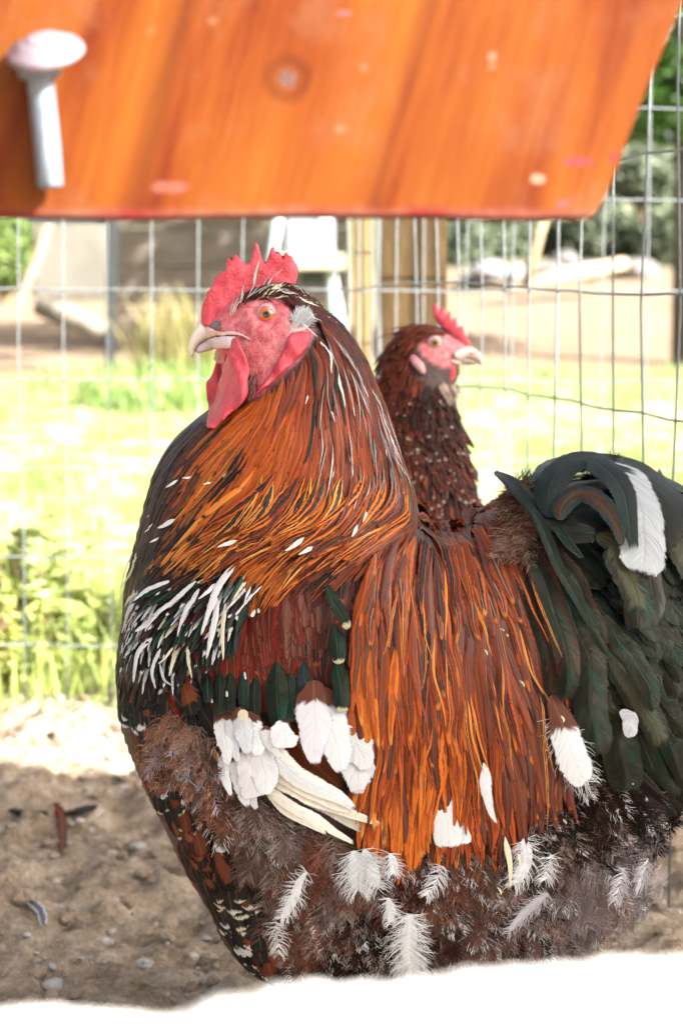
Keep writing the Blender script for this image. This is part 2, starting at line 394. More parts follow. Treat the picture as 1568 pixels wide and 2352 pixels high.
class Skin:
    """camera-side surface of a bird; follows paths given in picture units"""
    def __init__(s, bvh, y, out=None): s.bvh = bvh; s.y = y; s.out = out
    def keep(s, u, v, inset=5):
        if s.out is None: return u, v
        if not hasattr(s, 'g'):
            a, b = np.meshgrid(np.arange(-100, 1900, 4.0), np.arange(400, 2500, 4.0), indexing='ij')
            d, _, _ = nearest_on(a.ravel(), b.ravel(), s.out); d = d.reshape(a.shape); s.g = np.where(inpoly(a, b, s.out), d, -d)
            s.gu, s.gv = np.gradient(s.g, 4.0)
        for _ in range(3):
            i = int(min(max((u+100)/4, 0), s.g.shape[0]-1)); j = int(min(max((v-400)/4, 0), s.g.shape[1]-1)); d = s.g[i, j]
            if d >= inset: break
            gu, gv = s.gu[i, j], s.gv[i, j]; l = math.hypot(gu, gv)+1e-6; k = (inset-d)/l*.9; u += gu/l*k; v += gv/l*k
        return u, v
    def hit(s, u, v):
        d = ray(u, v).normalized(); r = s.bvh.ray_cast(CAM, d)
        return (np.array(r[0]), np.array(r[1])) if r[0] is not None else None
    def path(s, uv, l0, l1, arch=0):
        out = []; nn = []; last = None; miss = None
        for i, (u, v) in enumerate(uv):
            t = i/(len(uv)-1); h = s.hit(u, v)
            if h is None:
                yy = last if last is not None else s.y-.01
                p = np.array(at(u, v, yy)); nrm = nn[-1] if nn else np.array((0, -1, .1))
                if last is None: last = yy
            else:
                p, nrm = h
                if nrm[1] > 0: nrm = -nrm
                # do not let depth jump
                last = p[1]
            nn.append(nrm); out.append(p)
        P = np.array(out); N = np.array(nn)
        for _ in range(2):
            N[1:-1] = (N[:-2]+N[1:-1]+N[2:])/3
            P[1:-1, 1] = (P[:-2, 1]+2*P[1:-1, 1]+P[2:, 1])/4
        N /= np.linalg.norm(N, axis=1)[:, None]
        t = np.linspace(0, 1, len(uv))[:, None]
        lift = l0+(l1-l0)*t+arch*np.sin(np.pi*t)
        if s.out is not None:
            s.keep(700, 1500)
            k = [min(1, max(.22, s.g[int(min(max((a+100)/4, 0), s.g.shape[0]-1)), int(min(max((b-400)/4, 0), s.g.shape[1]-1))]/70)) if a < 1100 else 1 for a, b in uv]
            lift = lift*np.array(k)[:, None]
        return P+N*lift, N
    def trace(s, u, v, L, flow, n, l0, l1, wob=0.0, arch=0):
        uv = [(u, v)]; st = L/(n-1); a = random.gauss(0, wob); cur = random.gauss(0, wob*.6)
        for i in range(n-1):
            dx, dy = flow(u, v); an = a+cur*i/(n-1); c, si = math.cos(an), math.sin(an)
            u += (dx*c-dy*si)*st; v += (dx*si+dy*c)*st; u, v = s.keep(u, v); uv.append((u, v))
        return s.path(uv, l0, l1, arch)
def scatter(poly, sp, jit=.5):
    xs = [p[0] for p in poly]; ys = [p[1] for p in poly]; out = []
    y = min(ys); r = 0
    while y < max(ys):
        x = min(xs)+(sp/2 if r % 2 else 0)
        while x < max(xs):
            out.append((x+random.uniform(-jit, jit)*sp, y+random.uniform(-jit, jit)*sp)); x += sp
        y += sp*.87; r += 1
    a = np.array(out); m = inpoly(a[:, 0], a[:, 1], poly); return a[m]
def pick(pal, u, v, jit=30):
    """nearest palette entry with jittered lookup"""
    uu = u+random.gauss(0, jit); vv = v+random.gauss(0, jit); return min(pal, key=lambda p: (p[0]-uu)**2+(p[1]-vv)**2)[2]
def lerp(a, b, t): return tuple(x*(1-t)+y*t for x, y in zip(a, b))
def vary(c, a=.15):
    k = math.exp(random.gauss(0, a)); return tuple(x*k*math.exp(random.gauss(0, a*.25)) for x in c)

# ================================================================== ROOSTER
YC = 1.30
rooster = empty('rooster', (0.02, YC, 0), 'large rust orange rooster with white speckles and red comb standing in front', 'rooster')
ZH = lambda pts: [(421.9+.20833*x, 544.4+.20833*y) for x, y in pts]
body_out = [(484,738),(505,712),(535,688),(565,668),(600,655),(640,647),(668,649),(700,667),(735,700),(780,738),(815,782),(845,832),(866,880),(886,935),(902,985),(922,1045),(942,1100),(958,1160),(968,1200),
 (1005,1222),(1060,1214),(1110,1200),(1150,1176),(1190,1150),(1240,1130),(1300,1118),(1360,1114),(1430,1124),(1500,1148),(1570,1194),(1640,1240),(1680,1340),(1690,1470),(1670,1600),(1610,1720),(1540,1820),(1480,1890),(1450,1970),(1435,2050),(1375,2120),(1280,2180),(1150,2225),(1000,2255),(850,2275),(700,2275),(600,2240),
 (560,2205),(520,2150),(493,2085),(445,2005),(388,1890),(338,1790),(298,1690),(280,1620),(276,1530),(288,1450),(296,1350),(314,1270),(336,1180),(362,1085),(405,1012),(450,962),(488,932),(510,895),(512,860),(508,830),(500,808),(488,790),(476,768)]
body_out = [(x-9, y) if x < 600 and y > 1000 else (x, y) for x, y in body_out]
RB = Inflate(body_out, YC, .0022, k=.62, cap=.125)
FACE = ZH([(120,900),(240,780),(400,700),(560,640),(640,690),(720,730),(800,700),(900,680),(1000,690),(1080,700),(1140,740),(1180,820),(1180,900),(1300,1000),(1420,1040),(1420,1100),(1300,1350),(1100,1520),(860,1740),(740,1800),(600,1700),(420,1500),(300,1350),(230,1200),(150,1100)])
def body_disp(x, z, w):
    # brow, cheek and wrinkled bare skin on the head; soft lumps elsewhere
    e = at(612, 722, YC-.03); ex, ez = e.x, e.z
    r = np.hypot(x-ex, (z-ez))
    head = np.exp(-(np.hypot(x-ex, z-ez)/.045)**4)
    d = head*(-.0026*np.exp(-(r/.0075)**2) + .0022*np.exp(-((r-.0105)/.0035)**2))
    d += head*(.0022*fbm(x, z, 260, 3)+.0028*fbm(x*1.6+z*.6, z*2-x, 110, 3))
    return d + (1-head)*.004*fbm(x, z, 40, 3)
bv, bf = RB.build(disp=body_disp)
m_body, t, N, L, B = newmat('bare_skin_and_under_feathers'); nb = NB(t)
sk = nb.attr('skin').outputs['Fac']; g = nb.geo()
nn = nb.noise(g, 220, 5, .6); n2 = nb.noise(g, 900, 2, .6)
skin = nb.ramp(nn, [(.3, col(190, 66, 76)), (.48, col(228, 108, 118)), (.70, col(246, 162, 164))])
skin = nb.mix(nb.math('MULTIPLY', nb.step(n2, .60, .72), .3), skin, col(246, 190, 186))
und = nb.ramp(nb.noise(g, 60, 3), [(.3, col(42, 26, 22)), (.7, col(92, 52, 38))])
L.new(nb.mix(sk, und, skin), B.inputs['Base Color']); B.inputs['Roughness'].default_value = .5
B.inputs['Subsurface Weight'].default_value = .0
L.new(nb.bump(nb.math('ADD', nn, nb.math('MULTIPLY', n2, .5)), .8, .0012), B.inputs['Normal'])
body = mesh('body', bv, bf, m_body, rooster, sm=True)
def mark_skin(o, V, polyD):
    Vn = np.array(V); d = Vn-np.array(CAM); f = d@np.array(FW); uu = 784+F*d[:, 0]/f; vv = 1176-F*(d@np.array(UP))/f
    # mirrored back side: project the mirror twin
    a = o.data.attributes.new('skin', 'FLOAT', 'POINT')
    dd, _, _ = nearest_on(uu, vv, polyD); ins = inpoly(uu, vv, polyD)
    a.data.foreach_set('value', np.clip(.5+np.where(ins, dd, -dd)/8, 0, 1).astype(np.float32))
mark_skin(body, bv, FACE)
RBVH = BVHTree.FromPolygons([Vector(v) for v in bv], bf)
S = Skin(RBVH, YC, smooth_poly(body_out, 2))

# ---- palettes in display colours
ORG = col(198, 104, 32); ORD = col(168, 76, 26); RUST = col(132, 54, 24); GOLD = col(218, 142, 62); MAR = col(84, 28, 18); BLK = col(22, 17, 15); BRN = col(64, 38, 28)
SLT = col(34, 36, 36); GRN = col(24, 56, 46); WHT = col(214, 219, 224); CRM = col(216, 212, 186); MAU = col(98, 60, 48); RED = col(106, 20, 14); GRY = col(112, 104, 106); DBR = col(46, 30, 25)
RUF = col(116, 62, 42)

M_hack = feather_mat('hackle_feathers', rough=.40, coat=.10, spec=.10, bump=.6, along=.5, shaft=.12, amp=1.15)
M_soft = feather_mat('soft_feathers', rough=.6, spec=.08, bump=.4, shaft=.10, amp=1.0)
M_iri = feather_mat('dark_glossy_feathers', rough=.25, iri=1, bump=.9, shaft=.04, fray=.8)
M_down = feather_mat('down', rough=.9, spec=.05, bump=.0, fray=0)

# ---- neck hackle
hack = Plume(); gloss = Plume()
M_gloss = feather_mat('shining_strands', rough=.22, coat=1.0, spec=.8, bump=.1, fray=0, shaft=0)
HPOLY = [(628,690),(660,668),(700,672),(735,702),(780,742),(815,786),(846,838),(868,890),(890,950),(908,1010),(930,1080),(950,1150),(955,1190),(900,1215),(800,1235),(700,1245),(600,1290),(520,1330),(430,1385),(340,1400),(305,1360),(316,1270),(338,1185),(364,1095),(405,1020),(452,968),(500,955),(565,932),(604,915),(660,866),(702,812),(724,775),(722,735),(690,710)]
hflow = flowfn([(650,680,.8,.3),(700,690,.8,.5),(740,720,.72,.6),(800,800,.5,.8),(850,900,.33,.95),(890,1000,.26,.97),(925,1100,.2,.98),(950,1170,-.1,1),(930,1215,-.8,.5),(850,1215,-.9,.5),(720,800,.25,1),(750,1000,.08,1),(700,880,-.1,1),(760,1120,-.05,1),(830,1080,.12,1),(820,1180,-.4,.9),(650,950,-.3,.95),(600,1050,-.42,.9),(550,950,-.72,.66),(500,1000,-.72,.66),(430,1000,-.62,.78),(380,1100,-.4,.9),(340,1200,-.25,.97),(310,1300,-.2,.98),(450,1150,-.6,.78),(550,1150,-.62,.78),(650,1130,-.35,.9),(600,1250,-.85,.5),(500,1280,-.8,.58),(420,1300,-.68,.72),(700,1230,-.85,.45),(380,1400,-.4,.9),(780,1260,-.8,.5),(330,1450,-.1,1),(500,1400,-.4,.9),(560,1380,-.3,.95)])
# (edge, centre, centre width, tip, tip start)
hpal = [(660,680,(MAR,BLK,.3,BLK,2)),(740,720,(col(96,38,22),BLK,.4,BRN,.95)),(800,790,(col(112,44,22),BLK,.35,BRN,2)),(860,900,(col(120,50,24),MAR,.35,BLK,.95)),(900,1010,(col(126,54,26),BLK,.35,CRM,.97)),(935,1120,(col(120,58,30),BLK,.4,BRN,2)),
 (700,780,(RUST,MAR,.3,BLK,2)),(760,900,(col(150,60,18),RUST,.4,BLK,.95)),(800,1000,(col(150,62,18),MAR,.3,BLK,2)),(720,980,(col(176,78,20),RUST,.3,BLK,.96)),(650,960,(col(180,84,22),RUST,.3,BLK,.93)),(600,1050,(ORG,ORD,.3,BLK,.93)),(560,1000,(col(184,96,36),BRN,.3,BLK,.9)),(520,1000,(col(120,64,32),BLK,.5,BLK,.9)),(470,990,(BRN,BLK,.6,BLK,.9)),(480,1110,(col(96,54,32),BLK,.65,BLK,.9)),(450,1150,(MAR,BLK,.65,DBR,.9)),(470,1200,(BLK,DBR,.5,MAR,2)),(520,1240,(DBR,BLK,.6,RUST,2)),(540,1060,(col(150,84,36),BRN,.5,BLK,.9)),
 (660,1100,(ORG,RUST,.25,BLK,.95)),(760,1120,(ORD,RUST,.3,BLK,.93)),(560,1120,(GOLD,ORD,.3,BLK,.9)),(540,1180,(col(176,104,44),BRN,.45,BLK,.88)),(840,1140,(RUST,MAR,.3,BLK,2)),
 (470,1050,(col(110,60,36),BLK,.6,BLK,.9)),(420,1050,(BRN,BLK,.6,DBR,.9)),(380,1130,(col(84,44,32),BLK,.6,BLK,.9)),(350,1230,(BRN,BLK,.6,DBR,2)),(330,1300,(MAR,BLK,.65,DBR,2)),(430,1180,(BLK,DBR,.5,BRN,2)),(400,1260,(BLK,SLT,.5,DBR,2)),(460,1250,(DBR,BLK,.5,BRN,2)),
 (620,1200,(GOLD,BLK,.4,ORG,2)),(560,1240,(ORG,BLK,.5,GOLD,2)),(700,1200,(ORG,BLK,.4,RUST,2)),(500,1290,(RUST,BLK,.6,BRN,2)),(640,1270,(ORG,BLK,.5,ORD,2)),(780,1220,(ORG,BLK,.5,GOLD,2)),(880,1210,(RUST,BLK,.55,ORD,2)),(930,1190,(ORD,BLK,.55,RUST,2)),(440,1340,(DBR,BLK,.6,BRN,2)),(380,1340,(BLK,SLT,.5,BLK,2))]
for u, v in scatter(HPOLY, 8.6):
    t = min(1, max(0, (v-680)/500.0)); right = u > 640
    Lf = 70+ 120*min(1, t*1.6); hw = (.0017+.0021*t)*random.uniform(.8, 1.25)
    if v > 1180: hw *= 1.15
    e, c_, sw, tp, ts = pick(hpal, u, v, 18)
    c_ = lerp(c_, e, .4 if random.random() < .7 else 0)
    if random.random() < .10: c_, sw = BLK, .75
    if random.random() < .02: tp, ts = CRM, .9
    lv = .0025+.002*t+random.uniform(0, .0035)
    P, Nn = S.trace(u, v, Lf*random.uniform(.9, 1.4), hflow, 12, lv, lv+.002, .07)
    hack.add(P, Nn, hw, 'lance', vary(c_, .14), vary(e, .11), tp, sw, ts, 5, camber=.2, roll=random.gauss(0, .13), mirror=YC if random.random() < .55 else None)
for k in range(230):    # long outer hackles, gold with black centres, sweeping over the shoulder
    u = random.uniform(480, 930); v = random.uniform(1090, 1230)
    if u < 590-(v-1090)*.3 or (u < 600 and v > 1200): continue
    P, Nn = S.trace(u, v, random.uniform(120, 200), hflow, 14, .009, .014+random.uniform(0, .003), .10)
    hack.add(P, Nn, random.uniform(.0022, .0040), 'lance', vary(BLK), vary(random.choice((GOLD, ORG, ORG, ORD, RUST))), GOLD, random.uniform(.2, .45), 2, 5, .3, random.gauss(0, .2), .1, None)
for k in range(46):     # sleek shining strands down the back of the neck
    u = random.uniform(730, 900); v0_ = 700+max(0, (u-730))*1.2; v = random.uniform(v0_+40, v0_+330)
    P, Nn = S.trace(u, min(v, 1120), random.uniform(80, 150), hflow, 10, .009, .012, .05)
    gloss.add(P, Nn, random.uniform(.0005, .0010), 'lance', BLK, vary(col(120,70,50)), CRM if random.random() < .15 else BLK, .5, .8, 5, .9, random.gauss(0, .4), .05)
# pale ticks lying on the hackle
def indiv(pl, pts, hw, kind, ca, cb, ct, sw=.4, tip=2, n=14, l0=.012, l1=.02, cols=7, camber=.1, roll=0, arch=0, jag=.06, asym=0, mir=None):
    uv = [S.keep(*q, 3) if q[0] < 1150 and q[1] > 900 else q for q in crom(pts, n)]; P, Nn = S.path(uv, l0, l1, arch)
    pl.add(P, Nn, hw, kind, ca, cb, ct, sw, tip, cols, camber, roll, jag, mir, asym)
for a, b, w in (((732,818),(741,880),4),((762,880),(769,950),4),((722,800),(730,840),3),((745,955),(750,985),2),((705,925),(702,948),2.6),((442,1118),(425,1136),5),((472,1105),(455,1118),3),((432,1200),(404,1228),7),((386,1212),(380,1232),3),((366,1192),(372,1198),3),((400,1240),(392,1250),3),
     ((830,905),(842,960),2),((870,1000),(885,1070),2.2),((850,960),(862,1020),1.8),((905,1080),(918,1130),2.2),((880,1060),(892,1110),1.8),((822,1185),(812,1215),4),((806,1215),(792,1240),5),((560,1245),(520,1268),6),((700,1240),(660,1275),7),((718,1262),(690,1285),6),((505,1120),(495,1128),3),((690,780),(712,795),2.5),((700,745),(722,765),3),((680,700),(700,716),3)):
    indiv(hack, [a, ((a[0]+b[0])/2+1, (a[1]+b[1])/2), b], w/F*1.25, 'lance', CRM, WHT, CRM, n=8, l0=.015, l1=.019, cols=5)

# ---- black and white patch at the foot of the hackle
wpoly = [(305,1330),(360,1320),(430,1310),(500,1290),(560,1290),(600,1320),(590,1370),(548,1430),(500,1470),(430,1510),(350,1500),(308,1460)]
wflow = flowfn([(320,1350,-.3,.95),(400,1350,-.65,.76),(480,1330,-.75,.66),(350,1430,-.2,.97),(420,1440,-.35,.94),(500,1400,-.4,.92),(560,1350,-.45,.9),(590,1380,-.35,.95),(540,1450,-.1,1),(450,1530,.1,1),(350,1520,.05,1),(400,1560,.25,.95)])
breast = Plume()
for u, v in scatter(wpoly, 15):
    r = random.random()
    if r < .24: a = (WHT, BLK, .5, WHT, 2)
    elif r < .30: a = (CRM, BLK, .6, WHT, 2)
    elif r < .68: a = (GRN, BLK, .5, BLK, 2)
    elif r < .78: a = (MAR, BLK, .4, WHT, .93)
    else: a = (BLK, DBR, .6, WHT, random.choice((.85, 2, 2)))
    P, Nn = S.trace(u, v, random.uniform(60, 100), wflow, 11, .006, .014+random.uniform(0, .004), .10)
    hack.add(P, Nn, random.uniform(.0022, .0038), 'lance', vary(a[0], .08), a[1], a[3], a[2], a[4], 5, .3, random.gauss(0, .2), .1, YC)
ZB = lambda pts: [(238.2+.26040*x, 1225.0+.26040*y) for x, y in pts]   # close-up 4 units
for pts, w, c0, c1 in ((ZB([(900,420),(760,560),(640,680),(540,860)]),30,WHT,BLK),(ZB([(1210,300),(1080,460),(1010,650),(960,900)]),44,WHT,col(200,205,215)),(ZB([(1060,560),(1040,800),(1010,1090)]),40,WHT,CRM),(ZB([(1140,600),(1120,850),(1140,1110)]),26,CRM,WHT),
     (ZB([(930,500),(860,650),(780,900)]),34,WHT,BLK),(ZB([(620,680),(540,800),(480,860)]),34,WHT,col(210,215,220)),(ZB([(560,900),(460,1060),(450,1290)]),34,WHT,CRM),(ZB([(620,990),(570,1150),(640,1350)]),26,WHT,BLK),(ZB([(820,960),(850,1080),(900,1240)]),26,CRM,BLK),(ZB([(720,960),(690,1060),(660,1110)]),20,CRM,BLK),
     (ZB([(1060,430),(1010,490),(950,560)]),26,WHT,BLK),(ZB([(700,420),(560,500),(470,600)]),30,WHT,BLK),(ZB([(420,620),(340,700),(240,900)]),34,WHT,BLK),(ZB([(420,530),(330,590),(250,660)]),26,CRM,DBR),(ZB([(350,180),(320,300),(210,500)]),34,CRM,DBR),(ZB([(300,170),(240,330),(140,560)]),26,CRM,WHT),
     (ZB([(1340,450),(1320,520),(1310,600)]),18,WHT,BLK),(ZB([(1420,460),(1380,520),(1330,580)]),12,WHT,BLK),(ZB([(400,880),(370,960),(360,1000)]),16,WHT,BLK),(ZB([(340,860),(330,960),(310,1060)]),12,WHT,BLK),(ZB([(240,960),(250,1020),(270,1090)]),16,WHT,BLK),(ZB([(400,1000),(385,1060),(370,1080)]),14,CRM,BLK),(ZB([(610,1110),(680,1240),(760,1300)]),24,WHT,MAU)):
    indiv(hack, pts, w*.26*.5/F*1.28*1.6, 'quill' if w > 24 else 'lance', c0, c1, c0, sw=.78, n=12, l0=.015, l1=.021, cols=7, camber=.2, jag=.16, mir=YC)

# ---- wing shoulder and coverts
wing = Plume()
wgpoly = [(560,1330),(640,1300),(720,1260),(800,1255),(850,1280),(835,1400),(800,1480),(700,1500),(600,1500),(530,1500),(500,1450),(550,1420)]
wgflow = flowfn([(550,1400,.0,1),(700,1300,-.03,1),(800,1300,-.05,1),(800,1500,.05,1),(650,1500,.05,1),(530,1600,.1,1)])
wgpal = [(600,1350,(RED,MAR,.5,MAR,2)),(680,1330,(MAR,MAU,.4,MAR,2)),(760,1300,(MAR,BRN,.4,BLK,2)),(560,1450,(RED,MAR,.4,col(150,60,30),.9)),(640,1450,(RED,MAR,.5,RED,2)),(720,1450,(RED,MAR,.5,MAR,2)),(790,1400,(MAU,BLK,.5,MAR,2)),(520,1520,(RED,BLK,.4,WHT,.96)),(780,1330,(MAR,BLK,.3,RUST,.9)),(830,1290,(MAR,BLK,.4,ORD,.85))]
for u, v in scatter(wgpoly, 19):
    e, c_, sw, tp, ts = pick(wgpal, u, v, 30)
    P, Nn = S.trace(u, v, min(random.uniform(120, 190), max(60, 1640-v)), wgflow, 12, .002+random.random()*.004, .0065, .07)
    wing.add(P, Nn, random.uniform(.0050, .0080), 'lance' if random.random() < .75 else 'round', vary(c_, .14), vary(e, .2), tp, sw, ts, 7, .12, random.gauss(0, .08), .08, YC)
# white ticks on the shoulder
for a, b, w in (((552,1400),(556,1420),10),((598,1395),(592,1410),9),((546,1437),(540,1450),9),((604,1392),(610,1402),8),((538,1580),(542,1592),7),((570,1540),(575,1556),6),((500,1590),(506,1600),6)):
    indiv(wing, [a, ((a[0]+b[0])/2, (a[1]+b[1])/2), b], w*.5/F*1.25, 'blunt', WHT, CRM, WHT, n=6, l0=.012, l1=.014)
# green black wing bar: rounded coverts with brown rim
M1 = lambda pts: [(476.4+.34722*x, 1497.2+.34722*y) for x, y in pts]
wbar = Plume()
for (x0, y0, x1, y1, w) in ((100,120,140,400,66),(170,120,200,390,78),(250,120,300,430,60),(330,160,360,420,66),(470,60,490,500,120),(560,120,590,460,90),(640,60,690,420,90),(30,150,60,300,60),(120,200,120,420,60)):
    indiv(wbar, M1([(x0, y0), ((x0+x1)/2-5, (y0+y1)/2), (x1, y1)]), w*.5*.347/F*1.22*1.5, 'round', GRN, col(40,44,36), col(84,44,34), sw=.6, tip=.86, l0=.006, l1=.014, n=14, cols=9, camber=.12, mir=YC)
for pts, w in ((((748,1350),(768,1390),(800,1442)),34),(((766,1430),(775,1470),(784,1520)),44),(((775,1500),(785,1560),(792,1632)),46)):
    indiv(wbar, pts, w*.5/F*1.22, 'round', GRN, SLT, CRM, sw=.8, tip=.88, l0=.013, l1=.018, cols=9, mir=YC)
# rufous flight feather edge and dark long coverts
flight = Plume()
for pts, w, c0, c1, ct, ts, kind in (
    (M1([(420,480),(600,600),(760,760),(900,900)]),230,col(134,70,42),col(120,58,34),MAU,.97,'blunt'),
    (M1([(560,420),(700,560),(860,740),(960,900)]),120,col(90,46,34),MAU,BLK,.9,'quill'),
    (M1([(640,560),(760,680),(860,760),(900,860)]),90,MAU,col(90,56,44),MAU,2,'quill'),
    (ZB([(480,1280),(600,1440),(760,1650)]),110,RED,MAR,MAU,.97,'quill'),
    (ZB([(540,1260),(720,1500),(900,1800),(1130,2060)]),170,SLT,col(40,46,48),SLT,2,'quill'),
    (ZB([(700,1280),(860,1480),(1000,1700),(1140,2050)]),170,SLT,col(38,44,46),WHT,.93,'quill'),
    (ZB([(860,1260),(940,1500),(1030,1700),(1150,1980)]),150,SLT,MAR,SLT,2,'quill'),
    (ZB([(900,1800),(1010,1900),(1120,2060)]),70,SLT,WHT,WHT,.6,'quill'),
    (ZB([(960,1200),(1010,1400),(1060,1700)]),120,MAR,RED,BLK,.9,'round'),
    (ZB([(300,1180),(360,1300),(440,1420)]),110,MAR,BLK,BLK,2,'round')):
    indiv(flight, pts, w*(.347 if pts[0][1] > 1640 and pts[0][0] > 600 else .26)*.5/F*1.24, kind, c0, c1, ct, sw=.7, tip=ts, l0=.004, l1=.009, n=20, cols=9, camber=.12, mir=YC)
# primaries, cream white, sweeping back under the saddle
for i, (pts, w, c0) in enumerate(((M1([(420,560),(640,760),(1030,985)]),170,col(222,232,238)),(M1([(430,700),(680,850),(1000,1010)]),150,col(236,236,228)),(M1([(440,780),(700,920),(1180,1085)]),120,col(232,228,210)),(M1([(420,850),(640,1000),(1010,1215)]),96,col(238,238,232)),(M1([(400,860),(560,1000),(800,1155)]),80,col(226,222,208)),(M1([(600,900),(900,1040),(1230,1200)]),110,col(230,226,210)))):
    indiv(flight, pts, w*.347*.5/F*1.22, 'quill', c0, col(240,240,234), c0 if i < 5 else DBR, sw=.5, tip=2 if i < 5 else .72, l0=.010+.0012*(5-i), l1=.015+.0012*(5-i), n=22, cols=9, camber=.1, jag=.05, mir=YC)
# white secondaries
sec = Plume()
for i, (x0, y0, x1, y1, w, sh, cc, ts) in enumerate((
   (130,330,215,690,110,'round',WHT,2),(215,330,270,680,90,'round',WHT,2),(255,330,320,625,110,'round',WHT,2),(300,360,390,640,140,'round',WHT,2),(160,560,210,890,70,'quill',WHT,2),
   (230,560,330,990,110,'quill',WHT,2),(300,500,400,920,180,'blunt',WHT,2),(370,450,450,900,170,'round',WHT,2),(330,800,380,980,70,'round',WHT,2),(420,440,520,640,70,'quill',WHT,2),
   (560,440,545,588,150,'round',WHT,2),(285,320,305,415,60,'round',CRM,2),
   (700,160,735,700,190,'round',WHT,2),(770,210,900,740,210,'quill',WHT,2),(900,300,1030,890,230,'quill',WHT,2),(860,330,1060,740,190,'round',WHT,2),(1000,500,1030,890,150,'round',WHT,2))):
    top = (x0, y0)
    base = col(96,58,46) if i not in (10, 11) else col(60, 40, 32)
    sh = 'quill' if sh == 'round' and i not in (10, 11) else sh
    indiv(sec, M1([top, ((x0+x1)/2+random.uniform(-12, 12), (y0+y1)/2), (x1, y1)]), w*.347*.5/F*1.20*1.45, sh, base, base, vary(cc, .06), sw=.5, tip=.24 if y1-y0 > 250 else .12, l0=.011+.0007*i*(i < 12), l1=.021, n=20, cols=11, camber=.06, jag=.12, mir=YC)
# split barbs of the white patch
for k in range(0):
    a = (760+k*14, 690-k*6); b = (900+k*17, 610+k*14+random.uniform(-6, 6)); 
    indiv(sec, M1([a, ((a[0]+b[0])/2, (a[1]+b[1])/2+28), b]), .0022, 'quill', WHT, WHT, WHT, l0=.021, l1=.020, n=9, cols=3)

# ---- saddle
saddle = Plume()
spoly = [(835,1290),(880,1250),(960,1225),(1040,1215),(1110,1200),(1160,1215),(1215,1290),(1240,1400),(1262,1520),(1250,1640),(1180,1740),(1080,1780),(980,1790),(900,1770),(850,1720),(822,1600),(818,1450)]
sflow = flowfn([(850,1300,-.12,1),(830,1450,-.03,1),(850,1650,.03,1),(860,1800,-.08,1),(900,1250,-.35,.95),(960,1250,.1,1),(1000,1240,.45,.9),(1000,1500,.08,1),(1100,1230,.6,.8),(1060,1300,.25,.95),(1150,1300,.4,.9),(1150,1500,.22,.97),(1200,1650,.2,.98),(1100,1700,.1,1),(950,1800,-.1,1),(1000,1950,-.12,1),(880,1900,-.08,1),(1080,1900,.05,1),(1220,1350,.35,.93)])
spal = [(860,1300,(ORD,MAU,.35,ORG,.8)),(930,1260,(RUST,BRN,.5,ORD,.8)),(1000,1240,(RUST,BLK,.55,ORD,.85)),(1080,1220,(ORD,BLK,.6,ORG,.85)),(1150,1250,(ORD,SLT,.6,ORD,.9)),(850,1450,(ORG,ORD,.3,GOLD,.85)),(900,1400,(ORD,MAU,.5,ORD,.8)),(950,1450,(ORD,MAR,.45,ORG,.8)),(1020,1400,(ORD,SLT,.5,ORG,.8)),(1100,1400,(RUST,MAU,.55,ORG,.85)),(1180,1400,(RUST,SLT,.7,ORD,.85)),(1230,1480,(MAR,SLT,.75,RUST,.9)),
  (850,1600,(ORG,RUST,.25,GOLD,.85)),(920,1600,(ORD,MAR,.4,ORG,.75)),(1000,1600,(ORG,MAR,.35,ORG,.8)),(1080,1600,(ORD,MAR,.45,ORD,.8)),(1150,1600,(RUST,MAU,.6,RUST,2)),(1220,1640,(MAR,MAU,.7,ORD,.93)),(870,1720,(ORG,ORD,.2,GOLD,.85)),(960,1760,(ORG,RUST,.25,ORG,.8)),(1080,1740,(ORD,MAR,.35,ORD,.8)),(1160,1730,(MAR,BRN,.5,RUST,.9))]
for u, v in scatter(spoly, 14):
    e, c_, sw, tp, ts = pick(spal, u, v, 24)
    if random.random() < .10: e, c_, sw, tp, ts = MAR, MAU, .6, ORD, .85
    if random.random() < .75: ts = 2
    if random.random() < .03: tp, ts = CRM, .97
    mx = 2020-abs(u-930)*.35 if u < 1100 else 2010-abs(u-1100)*.9
    Lf = min(random.uniform(210, 300), (mx-v)*random.uniform(0.70, 1.03))
    if v < 1300: Lf *= .75
    lv = .007+.003*min(1, (v-1200)/300)+random.uniform(0, .006)
    P, Nn = S.trace(u, v, Lf, sflow, 18, lv, lv+.003, .06)
    if c_ is SLT: c_ = DBR
    c_ = lerp(c_, e, .35 if random.random() < .75 else 0)
    saddle.add(P, Nn, random.uniform(.0026, .0052)*(1 if v > 1290 else .9), 'lance', vary(c_, .14), vary(e, .12), tp, sw, ts, 5, .2, random.gauss(0, .10), .08, YC if random.random() < .5 else None)
sadf = Plume(); M_sad = feather_mat('saddle_lance_feathers', rough=.42, coat=.15, spec=.12, bump=.5, along=.12, shaft=.55, amp=1.1)
for u, v in scatter([(840,1300),(900,1255),(1000,1240),(1100,1225),(1160,1240),(1215,1330),(1235,1450),(1245,1600),(1180,1700),(1080,1740),(960,1760),(880,1740),(835,1620),(830,1450)], 40):
    e, c_, sw, tp, ts = pick(spal, u, v, 24)
    e = lerp(e, random.choice((ORG, ORD)), .5); c_ = random.choice((MAR, MAU, BRN, c_))
    mx = 2030-abs(u-930)*.35 if u < 1100 else 2010-abs(u-1100)*.9
    Lf = min(random.uniform(200, 330), (mx-v)*random.uniform(.8, 1.03)); lv = .013+random.uniform(0, .003)
    if v < 1330: Lf *= .8
    P, Nn = S.trace(u, v, Lf, sflow, 20, lv-.004, lv+.002, .06)
    sadf.add(P, Nn, random.uniform(.0042, .0068), 'lance', vary(c_, .12), vary(e, .12), lerp(e, GOLD, .4), random.uniform(.3, .55), .9, 9, .14, random.gauss(0, .10), .10, None)
